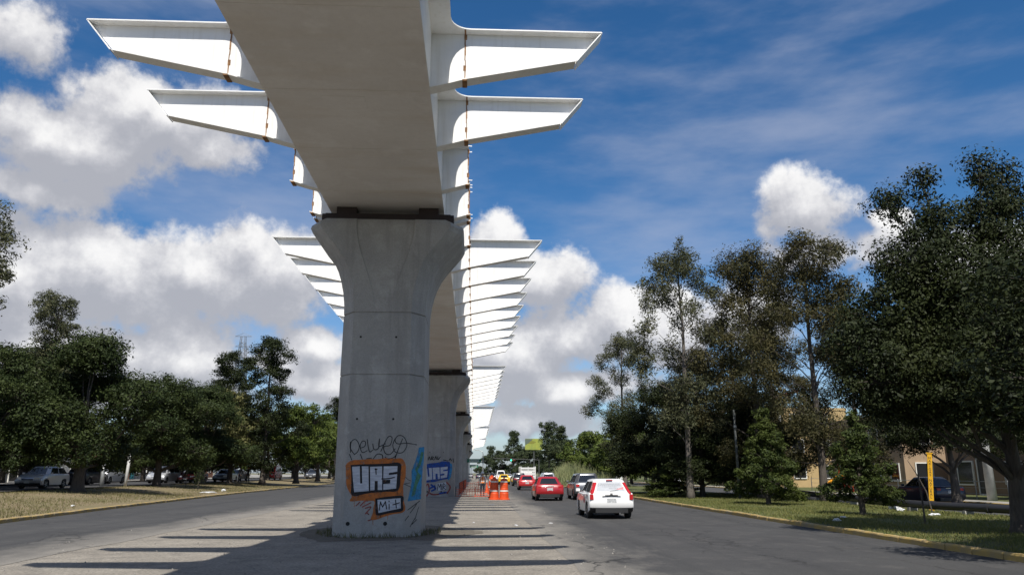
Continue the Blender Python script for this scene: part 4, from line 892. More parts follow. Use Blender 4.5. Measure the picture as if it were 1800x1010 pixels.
for i, (x, y, pm, lb) in enumerate([(4.6, 182, P_BLACK, 'black car far ahead in the left lane'), (8.0, 186, P_SILVER, 'silver car far ahead in the right lane'), (1.2, 215, P_BLUE, 'dark car farthest off near the last pier'), (5.0, 222, P_BLACK, 'farthest black car in the traffic queue'), (-1.2, 240, P_GREY, 'grey far car left of the traffic queue')]): car('sedan', lb, (x, y, .006), pm)
car('suv', 'white car far off on the right side lane', (23.6, 132, .02), P_WHITE, R(180)); car('hatch', 'white car parked beyond the dark tree on the side lane', (25.3, 101, .02), P_WHITE, R(180))
car('sedan', 'dark blue sedan parked behind the yellow marker post', (25.5, 43.6, .02), P_BLUE, R(0), group='cars parked at the right')
GP = 'cars parked along the left side street'
car('hatch', 'silver hatchback facing the camera at far left', (-30.0, 56.6, .665), P_SILVER, R(180), group=GP)
car('minivan', 'silver minivan parked under the trees at left', (-32.3, 84, .665), P_SILVER, R(180), group=GP)
car('sedan', 'dark red sedan next to the silver minivan', (-30.0, 86, .665), P_DRED, R(180), group=GP)
car('sedan', 'silver blue sedan under the yellowish tree', (-29.7, 96, .665), P_SILVER, R(180), group=GP)
car('suv', 'dark car parked behind the large tree trunk at left', (-35.3, 74, .665), P_BLACK, R(0), group=GP)
car('suv', 'silver car with red tail lamp left of the minivan', (-36.2, 80, .665), P_SILVER, R(0), group=GP)
car('van', 'red van parked beyond the silver blue sedan', (-30.8, 122, .665), P_RED2, R(180), group=GP, name='van')
car('suv', 'grey car parked near the pier at left', (-27.6, 137, .665), P_GREY, R(180), group=GP)
car('sedan', 'dark car parked before the red van', (-33, 112, .665), P_BLACK, R(180), group=GP)
# stake truck
def truck():
    root = thing('stake_truck', 'white stake-bed truck seen from behind in the right lane', 'truck', (8.1, 122, .006)); M_TW = mat('truck_white', (.72, .72, .70), .5, var=.15)
    m = MB(); m.box((0, 2.6, 1.25), (2.0, 1.7, 1.7)); m.box((0, 3.0, .7), (2.0, 1.2, .6)); m.build('cab', M_TW, root, bevel=.12)
    m = MB(); m.box((0, -.6, .85), (2.25, 4.6, .16)); m.build('bed', M_TW, root)
    for s in (-1, 1):
        for z in (1.2, 1.6, 2.0, 2.4):
            m = MB(); m.box((s * 1.1, -.6, z), (.04, 4.5, .24)); m.build('slat', M_TW, root)
        for y in (-2.8, -1.3, .2, 1.5):
            m = MB(); m.box((s * 1.135, y, 1.75), (.05, .08, 1.75)); m.build('stake', M_TW, root)
    for z in (1.15, 1.55, 1.95, 2.35):
        m = MB(); m.box((0, -2.87, z), (2.2, .04, .27)); m.build('tailgate_slat', M_TW, root)
    for x in (-1.05, 0, 1.05):
        m = MB(); m.box((x, -2.91, 1.75), (.09, .05, 1.75)); m.build('stake', M_TW, root)
    for s in (-1, 1):
        for y in (-1.9, 2.6):
            t_, r_ = wheel_meshes(.40, .26); w_ = bpy.data.objects.new('wheel', None); COL.objects.link(w_); w_.parent = root; w_.location = (s * .92, y, .40); link('tyre', t_, w_); link('rim', r_, w_)
        m = MB(); m.box((s * .9, -2.92, .68), (.2, .05, .12)); m.build('tail_lamp', M_TAIL, root)
    m = MB(); m.box((0, .3, .58), (.8, 6.0, .2)); m.build('chassis', M_BLK, root)
truck()
# ------------------------------------------------------------------ people
M_SKIN = mat('skin', (.32, .19, .13), .6); M_HAIR = mat('hair', (.02, .016, .013), .7)
def person(label, loc, rz, shirt, trousers, pose=0, vest=None, helmet=None):
    J = {'pel': (0, 0, .93, .155), 'waist': (0, .0, 1.08, .14), 'chest': (0, 0, 1.30, .165), 'nb': (0, -.01, 1.46, .075), 'neck': (0, 0, 1.52, .058), 'head': (0, .015, 1.62, .095), 'crown': (0, .0, 1.72, .085)}
    E = [('pel', 'waist'), ('waist', 'chest'), ('chest', 'nb'), ('nb', 'neck'), ('neck', 'head'), ('head', 'crown')]
    for s, q in ((-1, 'l'), (1, 'r')):
        st = .06 * s * (1 if pose else .4)
        J.update({q + 'sh': (s * .19, -.01, 1.41, .07), q + 'el': (s * .25, -.03, 1.13, .05), q + 'wr': (s * .235, .10 if pose == 0 else .02, .90, .036), q + 'ha': (s * .225, .13 if pose == 0 else .04, .82, .042), q + 'fi': (s * .215, .15 if pose == 0 else .05, .755, .022), q + 'th': (s * .185, .17 if pose == 0 else .07, .815, .014),
                  q + 'hip': (s * .095, 0, .86, .105), q + 'kn': (s * .105, .02 + st * .8, .49, .068), q + 'an': (s * .11, -.03 + st, .09, .048), q + 'he': (s * .11, -.05 + st, .045, .042), q + 'to': (s * .125, .16 + st, .032, .034)})
        E += [('nb', q + 'sh'), (q + 'sh', q + 'el'), (q + 'el', q + 'wr'), (q + 'wr', q + 'ha'), (q + 'ha', q + 'fi'), (q + 'ha', q + 'th'), ('pel', q + 'hip'), (q + 'hip', q + 'kn'), (q + 'kn', q + 'an'), (q + 'an', q + 'he'), (q + 'an', q + 'to')]
    ks = list(J); me = bpy.data.meshes.new('tmp'); me.from_pydata([J[k][:3] for k in ks], [(ks.index(a), ks.index(b)) for a, b in E], [])
    o = bpy.data.objects.new('tmp', me); COL.objects.link(o); o.modifiers.new('s', 'SKIN'); sv = me.skin_vertices[0].data
    for i, k in enumerate(ks): sv[i].radius = (J[k][3], J[k][3] * (.72 if k in ('chest', 'waist', 'pel') else 1)); sv[i].use_root = (k == 'pel')
    ss = o.modifiers.new('u', 'SUBSURF'); ss.levels = 2; ss.render_levels = 2
    dg = bpy.context.evaluated_depsgraph_get(); m2 = bpy.data.meshes.new_from_object(o.evaluated_get(dg)); bpy.data.objects.remove(o)
    m2.materials.clear()
    for m in (M_SKIN, shirt, trousers, M_BLK): m2.materials.append(m)
    for p in m2.polygons:
        c = p.center; p.use_smooth = True
        p.material_index = 3 if c.z < .10 else 2 if c.z < .93 and abs(c.x) < .2 else 1 if c.z < 1.49 and not (abs(c.x) > .19 and c.z < .93) else 0
    root = thing('person', label, 'person', loc, rz); link('body', m2, root)
    hd = MB(); rings = []
    if helmet:
        for z, rr in ((1.665, .165), (1.675, .13), (1.72, .128), (1.77, .105), (1.80, .06), (1.81, .01)): rings.append([(rr * math.cos(2 * math.pi * k / 16), .02 + rr * 1.1 * math.sin(2 * math.pi * k / 16), z) for k in range(16)])
        hd.loft(rings); hd.build('helmet', helmet, root, smooth=True)
    else:
        for z, rr in ((1.60, .098), (1.66, .108), (1.73, .10), (1.775, .06), (1.785, .01)): rings.append([(rr * math.cos(2 * math.pi * k / 14), -.02 + rr * math.sin(2 * math.pi * k / 14), z) for k in range(14)])
        hd.loft(rings); hd.build('hair', M_HAIR, root, smooth=True)
    fc = MB(); fc.box((0, .115, 1.625), (.022, .03, .045)); fc.build('nose', M_SKIN, root, bevel=.006)
    if vest:
        v = MB(); rings = []
        for z, rx, ry in ((.95, .185, .145), (1.08, .17, .135), (1.28, .195, .15), (1.40, .185, .13), (1.45, .11, .09)): rings.append([(rx * math.cos(2 * math.pi * k / 18), ry * math.sin(2 * math.pi * k / 18), z) for k in range(18)])
        v.loft(rings, cap=False); vo = v.build('safety_vest', vest, root, smooth=True)
        for x in (-.09, .09):
            b = MB(); b.box((x, -.152, 1.2), (.035, .006, .40)); b.build('reflective_strip', S_WH2, vo)
        b = MB(); b.loft([[(1.012 * rx * math.cos(2 * math.pi * k / 18), 1.012 * ry * math.sin(2 * math.pi * k / 18), z) for k in range(18)] for z, rx, ry in ((1.06, .173, .137), (1.11, .175, .139))], cap=False); b.build('reflective_strip', S_WH2, vo)
    return root
S_WH2 = mat('reflective', (.7, .7, .66), .4); M_ORV = mat('orange_vest', (.75, .20, .02), .7); M_HELM = mat('white_helmet', (.8, .8, .78), .3)
person('worker in orange safety vest and white helmet behind the orange netting', (.62, 60.8, 0), .1, mat('white_shirt', (.7, .69, .66), .8), mat('navy_trousers', (.015, .017, .03), .8), 0, M_ORV, M_HELM)
person('person in dark clothes standing under the trees at left, left of the pair', (-26.9, 92.2, .62), 2.6, mat('dark_shirt', (.02, .022, .03), .8), mat('dark_trousers', (.015, .015, .02), .8), 1)
person('person in dark clothes standing under the trees at left, right of the pair', (-26.1, 92.6, .62), 3.5, mat('dark_shirt2', (.025, .02, .02), .8), mat('dark_trousers', (.015, .015, .02), .8), 1)
# ------------------------------------------------------------------ roadworks
M_ORG = mat('orange_plastic', (.72, .085, .015), .5, var=.3, scale=4); M_REFL = mat('white_band', (.72, .68, .62), .4, var=.2, scale=9)
def barrel(label, loc, top=False):
    root = thing('traffic_barrel', label, 'barrel', loc, rnd.uniform(0, 3), 'orange traffic barrels'); n = 24
    def ringm(prof): 
        m = MB(); m.loft([[(r * math.cos(2 * math.pi * k / n), r * math.sin(2 * math.pi * k / n), z) for k in range(n)] for z, r in prof]); return m
    ringm([(0, .36), (.06, .36), (.07, .29), (.30, .285), (.32, .27), (.52, .265), (.54, .25), (.74, .245), (.76, .23), (.94, .22), (.98, .19), (1.0, .10)]).build('drum', M_ORG, root, smooth=False)
    for z, r in ((.42, .272), (.85, .234)):
        ringm([(z - .035, r + .002), (z + .035, r - .002)]).build('reflective_band', M_REFL, root)
    h = MB(); h.box((0, 0, 1.03), (.2, .03, .07)); h.build('handle', M_ORG, root); root.scale = (1.05, 1.05, 1.35)
    return root
barrel('orange traffic barrel with white bands, left of the front pair', (1.32, 52.3, .0)); barrel('orange traffic barrel with white bands, right of the front pair', (1.95, 52.1, .0))
barrel('orange traffic barrel just behind the front pair', (1.35, 56.0, 0)); barrel('orange traffic barrel behind the netting, right of the worker', (1.45, 66, 0)); barrel('orange traffic barrel farther back beside the taxi lane', (1.75, 78, 0)); barrel('farthest orange traffic barrel before the taxi', (2.0, 92, 0))
def cone(label, loc):
    root = thing('traffic_cone', label, 'cone', loc, 0, 'orange traffic cones'); m = MB(); m.box((0, 0, .02), (.42, .42, .04)); m.build('base', M_ORG, root)
    n = 18; m = MB(); m.loft([[(r * math.cos(2 * math.pi * k / n), r * math.sin(2 * math.pi * k / n), z) for k in range(n)] for z, r in ((.04, .17), (.72, .04), (1.1, .03))]); m.build('cone_body', M_ORG, root)
    m = MB(); m.loft([[(r * math.cos(2 * math.pi * k / n), r * math.sin(2 * math.pi * k / n), z) for k in range(n)] for z, r in ((.9, .045), (1.08, .042))]); m.build('reflective_band', M_REFL, root)
cone('slim orange cone with white tip behind the barrel pair', (2.0, 53.6, 0)); cone('slim orange cone farther back by the netting', (1.1, 70, 0)); cone('slim orange cone near the taxi', (2.2, 84, 0))
M_NET = mat('orange_net', (.62, .09, .03), .6)
def net_fence(label, a, b, h=.85, n=None):
    a, b = Vector(a), Vector(b); root = thing('net_fence', label, 'fence', a, 0, 'orange safety netting'); d = b - a; L = d.length; n = n or max(2, int(L / 2.2)); dd = d.normalized(); nn = Vector((-dd.y, dd.x, 0))
    for k in range(n + 1):
        p = d * (k / n); m = MB(); m.tube([p, p + Vector((0, 0, h + .1))], .03, 6); m.build('post', M_NET if k % 2 else M_BLK, root)
    m = MB(); st = .16
    for k in range(int(h / st) + 1):
        pts = [d * (i / (n * 4)) + Vector((0, 0, .04 + k * st - .10 * (k / 7) * abs(math.sin(math.pi * i / 4)))) + nn * .03 * math.sin(i) for i in range(n * 4 + 1)]
        for p, q in zip(pts, pts[1:]): m.face([p, q, q + Vector((0, 0, .03)), p + Vector((0, 0, .03))])
    k = 0.0
    while k < L:
        p = dd * k; m.face([p + Vector((0, 0, .04)), p + dd * .022 + Vector((0, 0, .04)), p + dd * .022 + Vector((0, 0, h * .92)), p + Vector((0, 0, h * .92))]); k += .2
    m.build('net', M_NET, root, fix=False)
net_fence('orange safety netting across the median in front of the worker', (-1.35, 58.5, 0), (1.5, 58.0, 0), .62); net_fence('orange netting running along the lane past the barrels', (1.7, 60, 0), (1.9, 98, 0)); net_fence('orange netting beside the second pier', (-1.2, 64, 0), (-1.0, 96, 0)); net_fence('orange netting closing off the median behind the worker', (-1.0, 74, 0), (1.7, 74, 0))
# ------------------------------------------------------------------ street furniture
M_GALV = mat('galvanised', (.35, .36, .36), .5, .6); M_POLE = mat('white_pole', (.60, .60, .58), .7, col2=(.42, .42, .41), scale=3)
M_DKSTEEL = mat('dark_steel', (.06, .065, .06), .6); M_GSIGN = mat('green_sign', (.015, .13, .075), .5); M_YPOST = mat('yellow_marker', (.75, .40, .015), .5, var=.15)
def text_mesh(txt, size, m, parent, loc, rot, name='lettering'):
    c = bpy.data.curves.new('tmp', 'FONT'); c.body = txt; c.size = size; c.align_x = 'CENTER'; c.align_y = 'CENTER'; o = bpy.data.objects.new('tmp', c); COL.objects.link(o)
    me = bpy.data.meshes.new_from_object(o.evaluated_get(bpy.context.evaluated_depsgraph_get())); bpy.data.objects.remove(o); me.materials.clear(); me.materials.append(m)
    ob = link(name, me, parent, loc); ob.rotation_euler = rot; return ob
def marker_post():
    root = thing('marker_post', 'yellow gas pipeline marker post with black vertical lettering', 'post', (19.75, 33.6, .1), R(-12)); root.rotation_euler = (0, R(4), R(-30))
    m = MB(); m.box((0, 0, 1.2), (.19, .09, 2.5)); m.build('post', M_YPOST, root, bevel=.02); m = MB(); m.box((0, 0, 2.46), (.26, .12, .04)); m.build('cap', M_YPOST, root)
    z = 2.24
    for ch in 'MAXIGAS NATURAL':
        if ch != ' ': text_mesh(ch, .145, M_BLK, root, (0, -.049, z), (R(90), 0, 0), 'letter')
        z -= .118
marker_post()
pipe_pts = [on_ground(x, y, .42) for x, y in ((1340, 857), (1375, 861), (1440, 869), (1500, 876), (1603, 885), (1700, 890.5), (1800, 896), (1900, 903))]
def pipe():
    root = thing('black_pipe', 'long black pipe laid low along the right side lane', 'pipe', (0, 0, 0)); m = MB(); m.tube(curve(pipe_pts, 6), .155, 14); m.build('pipe_run', mat('black_pipe_plastic', (.022, .022, .024), .42), root, smooth=True)
    for k in range(1, 7):
        p = pipe_pts[k]; b = MB(); b.box((p.x, p.y, .16), (.35, .2, .25)); b.build('support_block', M_CONC, root)
    for k in (2, 4, 5):
        p, q = pipe_pts[k], pipe_pts[k + 1]; d = (q - p).normalized(); c = p.lerp(q, .4); b = MB(); b.tube([c - d * .09, c + d * .09], .178, 14); b.build('coupling', M_BLK, root)
pipe()
def pole(label, base, top, r0, r1, m, name='utility_pole', cat='pole', collar=True):
    root = thing(name, label, cat, base); t = Vector(top) - Vector(base); mb = MB(); mb.tube([(0, 0, -.1), t * .5, t], [r0, (r0 + r1) / 2, r1], 14); mb.build('shaft', m, root, smooth=True)
    if collar:
        mb = MB(); mb.tube([t * .8, t * .8 + t.normalized() * .12], r0 * 1.02, 14); mb.build('collar', M_GALV, root)
    return root
pole('white utility pole behind the big tree at right', (30.3, 45.2, .1), (30.2, 45.2, 9.5), .27, .18, M_POLE)
pole('white leaning pole at the far left edge', (-31.3, 49.3, .6), (-30.0, 49.6, 8.5), .42, .28, M_POLE)
pole('thin white post beside the parked cars at left', (-28.4, 66, .6), (-28.3, 66, 3.2), .12, .12, M_POLE, 'post', 'post', False)
pole('grey post right of the thin white post at left', (-29.6, 64.5, .6), (-29.6, 64.5, 2.4), .16, .15, M_GALV, 'post', 'post', False)
pole('slim pale pole between the trees on the right verge', (16.4, 48.5, .1), (16.4, 48.5, 5.6), .10, .07, M_DKSTEEL)
pole('bare grey pole in front of the ochre house', (29.5, 74, .1), (29.5, 74, 9), .14, .10, M_POLE)
def lamp():
    root = thing('street_lamp', 'tall street lamp with short arm at the end of the avenue', 'lamp', (1.6, 150, 0)); m = MB(); m.tube([(0, 0, 0), (0, 0, 5.2), (-.1, 0, 5.6), (-.9, 0, 5.9)], [.11, .08, .06, .05], 8); m.build('post', M_GALV, root); m = MB(); m.box((-1.2, 0, 5.9), (.7, .25, .12)); m.build('lamp_head', M_GALV, root, bevel=.03)
lamp()
def signal():
    root = thing('traffic_signal', 'overhead traffic light showing green on a long arm', 'traffic light', (11.3, 138, .1)); m = MB(); m.tube([(0, 0, 0), (0, 0, 3.9)], .10, 8); m.build('post', M_DKSTEEL, root); m = MB(); m.tube([(0, 0, 3.8), (-8, 0, 4.1)], .045, 8); m.build('arm', M_DKSTEEL, root)
    m = MB(); m.box((-4.6, 0, 3.75), (.9, .25, .36)); h = m.build('signal_head', M_BLK, root, bevel=.03)
    for k, c in enumerate(((.15, .01, .01), (.15, .1, .01), (.02, .8, .45))):
        l = MB(); l.cyl((-4.3 - .3 * k, -.14, 3.75), .12, .04, 14, 'y'); l.build('signal_lens', mat('lens%d' % k, c, .3, emit=((.05, 1, .55), 3.0) if k == 2 else None), h)
signal()
def roadsign(label, x, y, z, w, h, post):
    root = thing('road_sign', label, 'sign', (x, y, 0), 0, 'green road signs'); m = MB(); m.box((0, 0, z), (w, .06, h)); b = m.build('board', M_GSIGN, root)
    for k in range(2):
        l = MB(); l.box((0, -.035, z + h * (.2 - .4 * k)), (w * .7, .006, h * .13)); l.build('legend_line', S_WH2, b)
    m = MB(); m.tube([(post, 0.06, 0), (post, .06, z)], .07, 8); m.build('post', M_GALV, root)
roadsign('larger green road sign right of the last pier', -.1, 168, 4.2, 3.0, .75, -1.0); roadsign('smaller green road sign under the larger one', -.1, 162, 3.0, 1.7, .6, -.6)
def billboard():
    root = thing('billboard', 'yellow green billboard above the far trees', 'billboard', (13.0, 172, 0)); m = MB(); m.box((0, 0, 7.8), (3.9, .3, 2.4)); b = m.build('panel', mat('billboard_print', (.36, .37, .05), .6, col2=(.18, .25, .06), scale=.7, emit=None), root)
    l = MB(); l.face([(-1.93, -.156, 8.95), (-.2, -.156, 8.9), (-.9, -.156, 8.2), (-1.93, -.156, 7.6)]); l.build('dark_print', mat('print_dark', (.10, .13, .10), .5), b, fix=False)
    l = MB(); l.face([(-.6, -.158, 8.6), (.5, -.158, 8.3), (-.1, -.158, 7.9), (-1.3, -.158, 7.9)]); l.build('olive_print', mat('print_olive', (.20, .20, .03), .5), b, fix=False)
    m = MB(); m.tube([(0, .2, 0), (0, .2, 6.4)], .16, 10); m.build('post', M_DKSTEEL, root)
billboard()
M_PYL = mat('weathered_steel', (.13, .135, .14), .7)
def pylon():
    base = on_plane(424, 640, 210); root = thing('power_pylon', 'lattice steel power pylon rising behind the left trees', 'pylon', (base.x, 210, 0)); Z = 37.8
    w = lambda z: 2.6 * (1 - z / Z) ** 1.0 + .55
    for sx_ in (-1, 1):
        for sy in (-1, 1):
            m = MB(); m.tube([(sx_ * w(0), sy * w(0), 0), (sx_ * w(20), sy * w(20), 20), (sx_ * w(Z), sy * w(Z), Z)], .08, 4); m.build('leg', M_PYL, root)
    z = 2
    while z < Z - 1.5:
        h = max(1.2, w(z) * 1.3); m = MB()
        for sy in (-1, 1):
            for (a, b) in ((-1, 1), (1, -1)):
                m.tube([(a * w(z), sy * w(z), z), (b * w(z + h), sy * w(z + h), z + h)], .04, 3); m.tube([(sy * w(z), a * w(z), z), (sy * w(z + h), b * w(z + h), z + h)], .04, 3)
            m.tube([(-w(z), sy * w(z), z), (w(z), sy * w(z), z)], .05, 3)
        m.build('brace', M_PYL, root); z += h
    for zz, ww, sd in ((Z, 2.2, 0), (Z - 2.8, 2.0, 0), (Z - 6.4, 4.4, 1), (Z - 7.9, 4.4, 1), (Z - 11.5, 4.2, -1)):
        m = MB(); a, b = (-ww if sd <= 0 else -1, ww if sd >= 0 else 1)
        m.tube([(a, 0, zz), (b, 0, zz)], .07, 4); m.tube([(0, 0, zz + .9), (b, 0, zz)], .04, 3); m.tube([(0, 0, zz + .9), (a, 0, zz)], .04, 3); m.build('crossarm', M_PYL, root)
pylon()
# ------------------------------------------------------------------ houses
def house(label, x, y, w, d, h, wall, roof=None, openings=(), face='x-', name='house', fascia=None, parapet=.3):
    """walls facing the avenue at x (left side faces +x, right side faces -x); openings (u0,u1,z0,z1,kind) along y"""
    s = 1 if face == 'x+' else -1; root = thing(name, label, 'building', (x, y, .1 if face == 'x-' else .78))
    m = MB(); m.box((-s * d / 2, w / 2, h / 2), (d, w, h)); wl = m.build('wall', wall, root)
    m = MB(); m.box((-s * d / 2, w / 2, h + parapet / 2), (d + .12, w + .12, parapet)); m.build('parapet' if not roof else 'eaves', wall, root)
    if roof:
        m = MB(); z0 = h + parapet; m.loft([[(s * .6, -.5, z0), (s * .6, w + .5, z0), (-s * d / 2, w + .5, z0 + 1.8), (-s * d / 2, -.5, z0 + 1.8)], [(s * .6, -.5, z0 + .15), (s * .6, w + .5, z0 + .15), (-s * d / 2, w + .5, z0 + 1.95), (-s * d / 2, -.5, z0 + 1.95)]]); ro = m.build('roof', roof, root)
        k = 0
        while k * .35 < w + 1:
            t = MB(); yk = -.5 + k * .35; t.tube([(s * .62, yk, z0 + .16), (-s * d / 2, yk, z0 + 1.96)], .07, 5); t.build('tile_row', roof, ro); k += 1
    if face == 'x-':      # windows in the end wall that faces the camera
        for fl in range(int(h // 2.8)):
            for u in (1.6, 5.0, 8.0):
                m = MB(); m.box((u, -.01, 1.7 + 2.9 * fl), (1.3, .10, 1.3)); o = m.build('window', M_WIN, root); f = MB()
                for xx in (u - .7, u + .7): f.box((xx, -.04, 1.7 + 2.9 * fl), (.1, .14, 1.5))
                for zz in (1.0, 2.4): f.box((u, -.045, zz + 2.9 * fl), (1.3, .14, .1))
                f.build('frame', M_FRAME, o)
    for (u0, u1, z0, z1, kind) in openings:
        m = MB(); m.box((s * .01, (u0 + u1) / 2, (z0 + z1) / 2), (.10, u1 - u0, z1 - z0)); om = {'w': M_WIN, 'd': M_DOORD, 'g': M_WIN, 'sh': M_SHUT, 'rd': M_RDOOR, 'bl': M_BLSIGN, 'or': M_ORSIGN, 'rs': M_RSIGN, 'tq': M_TURQ}[kind]
        nm = {'w': 'window', 'd': 'door', 'g': 'window', 'sh': 'shutter', 'rd': 'door', 'bl': 'sign_panel', 'or': 'fascia', 'rs': 'sign_panel', 'tq': 'door'}[kind]; o = m.build(nm, om, root)
        if kind in 'wgd':
            f = MB()
            for yy_ in (u0 - .05, u1 + .05): f.box((s * .04, yy_, (z0 + z1) / 2), (.14, .10, z1 - z0 + .2))
            for zz in (z0 - .05, z1 + .05): f.box((s * .045, (u0 + u1) / 2, zz), (.14, u1 - u0, .10))
            f.build('frame', M_FRAME, o)
        if kind == 'g':
            n = int((u1 - u0) / .16)
            for k in range(n + 1):
                b = MB(); b.tube([(s * .16, u0 + (u1 - u0) * k / n, z0), (s * .16, u0 + (u1 - u0) * k / n, z1)], .025, 5); b.build('grille_bar', M_FRAME, o)
    return root
M_WIN = mat('window_glass', (.02, .022, .025), .08, spec=.7); M_FRAME = mat('white_frame', (.65, .64, .6), .6); M_DOORD = mat('dark_door', (.035, .03, .028), .6); M_SHUT = mat('roller_shutter', (.42, .43, .44), .5, var=.3, scale=1, stretch=(1, 1, 14))
M_RDOOR = mat('red_door', (.22, .03, .03), .6); M_BLSIGN = mat('blue_panel', (.03, .12, .42), .5); M_ORSIGN = mat('orange_fascia', (.50, .13, .05), .6); M_RSIGN = mat('red_panel', (.5, .03, .04), .5); M_TURQ = mat('turquoise_door', (.10, .45, .46), .6)
def wallm(n, c): return mat('wall_' + n, c, .9, var=.22, scale=.7, bump=.3, bscale=20)
W_OCH, W_BRN, W_CRM, W_WHT, W_GRY, W_SAL = wallm('ochre', (.46, .33, .16)), wallm('brown', (.27, .18, .12)), wallm('cream', (.46, .43, .36)), wallm('white', (.72, .71, .68)), wallm('grey', (.22, .22, .22)), wallm('salmon', (.42, .20, .13))
M_TERRA = mat('terracotta', (.36, .13, .08), .85, col2=(.25, .09, .06), scale=3)
def two(w, st=2, step=3.0):
    o = []; u = .8
    while u + 1.4 < w:
        for k in range(st): o.append((u, u + 1.3, 1.0 + 3 * k, 2.3 + 3 * k, 'w'))
        u += step
    return o
house('ochre house with terracotta roof behind the right trees', 31.9, 88, 14, 11, 8.6, W_OCH, M_TERRA, two(14, 3), name='house')
house('brown rendered house with grey window beside the dark doorway', 37.2, 48, 12.5, 10, 5.6, W_BRN, None, [(7.4, 8.6, .1, 2.6, 'd'), (1, 2.6, 3.6, 5, 'w'), (5, 6.6, 3.6, 5, 'w'), (9.2, 11, .8, 2.4, 'w'), (9.2, 11, 3.6, 5, 'w'), (3, 5.6, .9, 2.3, 'g')])
house('brown two-storey house between the ochre house and the small brown one', 35.2, 63, 13, 10, 6.2, wallm('tan', (.36, .26, .17)), None, two(13))
house('cream house at the right edge behind the wire fence', 36.8, 33, 14, 10, 5.4, W_CRM, None, [(2, 3.4, .9, 2.3, 'g'), (5, 6, .1, 2.3, 'd'), (8, 10, .9, 2.3, 'g'), (2, 3.4, 3.5, 4.8, 'w'), (8, 10, 3.5, 4.8, 'w'), (11, 13, .9, 2.3, 'w')])
house('dim cream house farther down the right side lane', 43.5, 100, 16, 10, 5.8, W_CRM, None, two(16))
house('dim ochre house beyond the dark tree on the right', 41.5, 122, 18, 10, 6, W_OCH, None, two(18))
house('white shop with blue panels at far left', -46.5, 52, 12, 10, 4.6, W_WHT, None, [(0.5, 4, .3, 2.6, 'bl'), (4.6, 7, .1, 2.5, 'w'), (7.6, 11.4, .2, 2.7, 'sh'), (8, 11, 3.0, 4.0, 'bl'), (1, 5, 3.1, 4.1, 'rs')], 'x+', 'shop')
house('white shop with shutter and red sign behind the large tree', -46.8, 65, 10, 10, 4.8, W_WHT, None, [(1, 4.5, .1, 2.8, 'sh'), (5.4, 7.4, 3.0, 4.2, 'bl'), (5.2, 9, .1, 2.6, 'w'), (1.2, 4, 3.1, 4.1, 'rs')], 'x+', 'shop')
house('grey workshop behind the silver minivan', -47.2, 76, 13, 10, 5.0, W_GRY, None, [(1, 5, .1, 3.2, 'sh'), (6.5, 8, .1, 2.3, 'd'), (9, 12, 1, 2.4, 'w')], 'x+', 'shop')
house('white house with white grille behind the dark red sedan', -47.6, 90, 10, 10, 5.6, W_WHT, None, [(1, 4, .8, 2.6, 'g'), (5.5, 8.8, .2, 2.7, 'g'), (1.2, 3, 3.5, 4.8, 'w'), (5.5, 8, 3.5, 4.8, 'w')], 'x+')
house('salmon shop with orange fascia and red door at left', -48.2, 101, 12, 10, 5.2, W_SAL, None, [(.3, 11.7, 2.9, 3.5, 'or'), (1, 3, .1, 2.5, 'rd'), (4, 7, .3, 2.5, 'g'), (8, 9.2, .1, 2.4, 'tq')], 'x+', 'shop')
house('grey house with turquoise door at left', -49.0, 114, 12, 10, 6, W_GRY, None, [(1, 2.2, .1, 2.4, 'tq'), (3, 5, .9, 2.3, 'w'), (6.5, 8.5, .9, 2.3, 'w'), (3, 5, 3.8, 5, 'w'), (9.3, 11.3, 2.8, 3.6, 'or')], 'x+')
house('white far house behind the red van', -50.5, 128, 14, 10, 5.6, W_WHT, None, two(14), 'x+'); house('salmon far house near the pier at left', -52, 144, 16, 10, 5.6, W_SAL, None, two(16), 'x+')
# wire fence on the right
def wire_fence():
    root = thing('wire_fence', 'low wire fence with thin posts before the right-hand houses', 'fence', (31.2, 30, .12))
    for k in range(15):
        m = MB(); m.tube([(0, k * 3, 0), (0, k * 3, 1.15)], .035, 6); m.build('post', M_GALV, root)
    for z in (.35, .7, 1.08):
        m = MB(); m.tube([(0, 0, z), (0, 42, z)], .012 if z < 1 else .02, 5); m.build('wire', M_GALV, root)
wire_fence()
bf = grow('cone', 1.6, 2.2, 101, 2500, .06, tone('red_bloom', (.30, .02, .04), (.05, .07, .02)), M_BARK, base=.05, trunk_r=.04, clump=.16)
put_tree('flowering_shrub', 'red flowering shrub behind the wire fence at the right edge', bf, (32.2, 43.3, .1), 0, 1, None, 'shrub')
def play():
    root = thing('playground_slide', 'red and yellow playground slide on the right lawn', 'slide', (33.0, 68.5, .12)); m = MB()
    for x in (-.4, .4): m.tube([(x, 0, 0), (x, 0, 2.3)], .06, 6); m.tube([(x, .8, 0), (x, .8, 2.3)], .06, 6)
    m.build('tower', mat('slide_red', (.5, .04, .02), .5), root); m = MB(); m.face([(-.4, 0, 1.3), (-.4, .8, 1.3), (-2.2, .8, .15), (-2.2, 0, .15)]); m.face([(-.4, .8, 1.3), (-.4, .8, 1.5), (-2.2, .8, .35), (-2.2, .8, .15)]); m.face([(-.4, 0, 1.3), (-.4, 0, 1.5), (-2.2, 0, .35), (-2.2, 0, .15)]); m.build('chute', mat('slide_yellow', (.7, .35, .02), .5), root, fix=False)
    m = MB(); m.box((0, .4, 1.3), (.9, .9, .06)); m.build('platform', mat('slide_yellow', (.7, .35, .02), .5), root)
play()
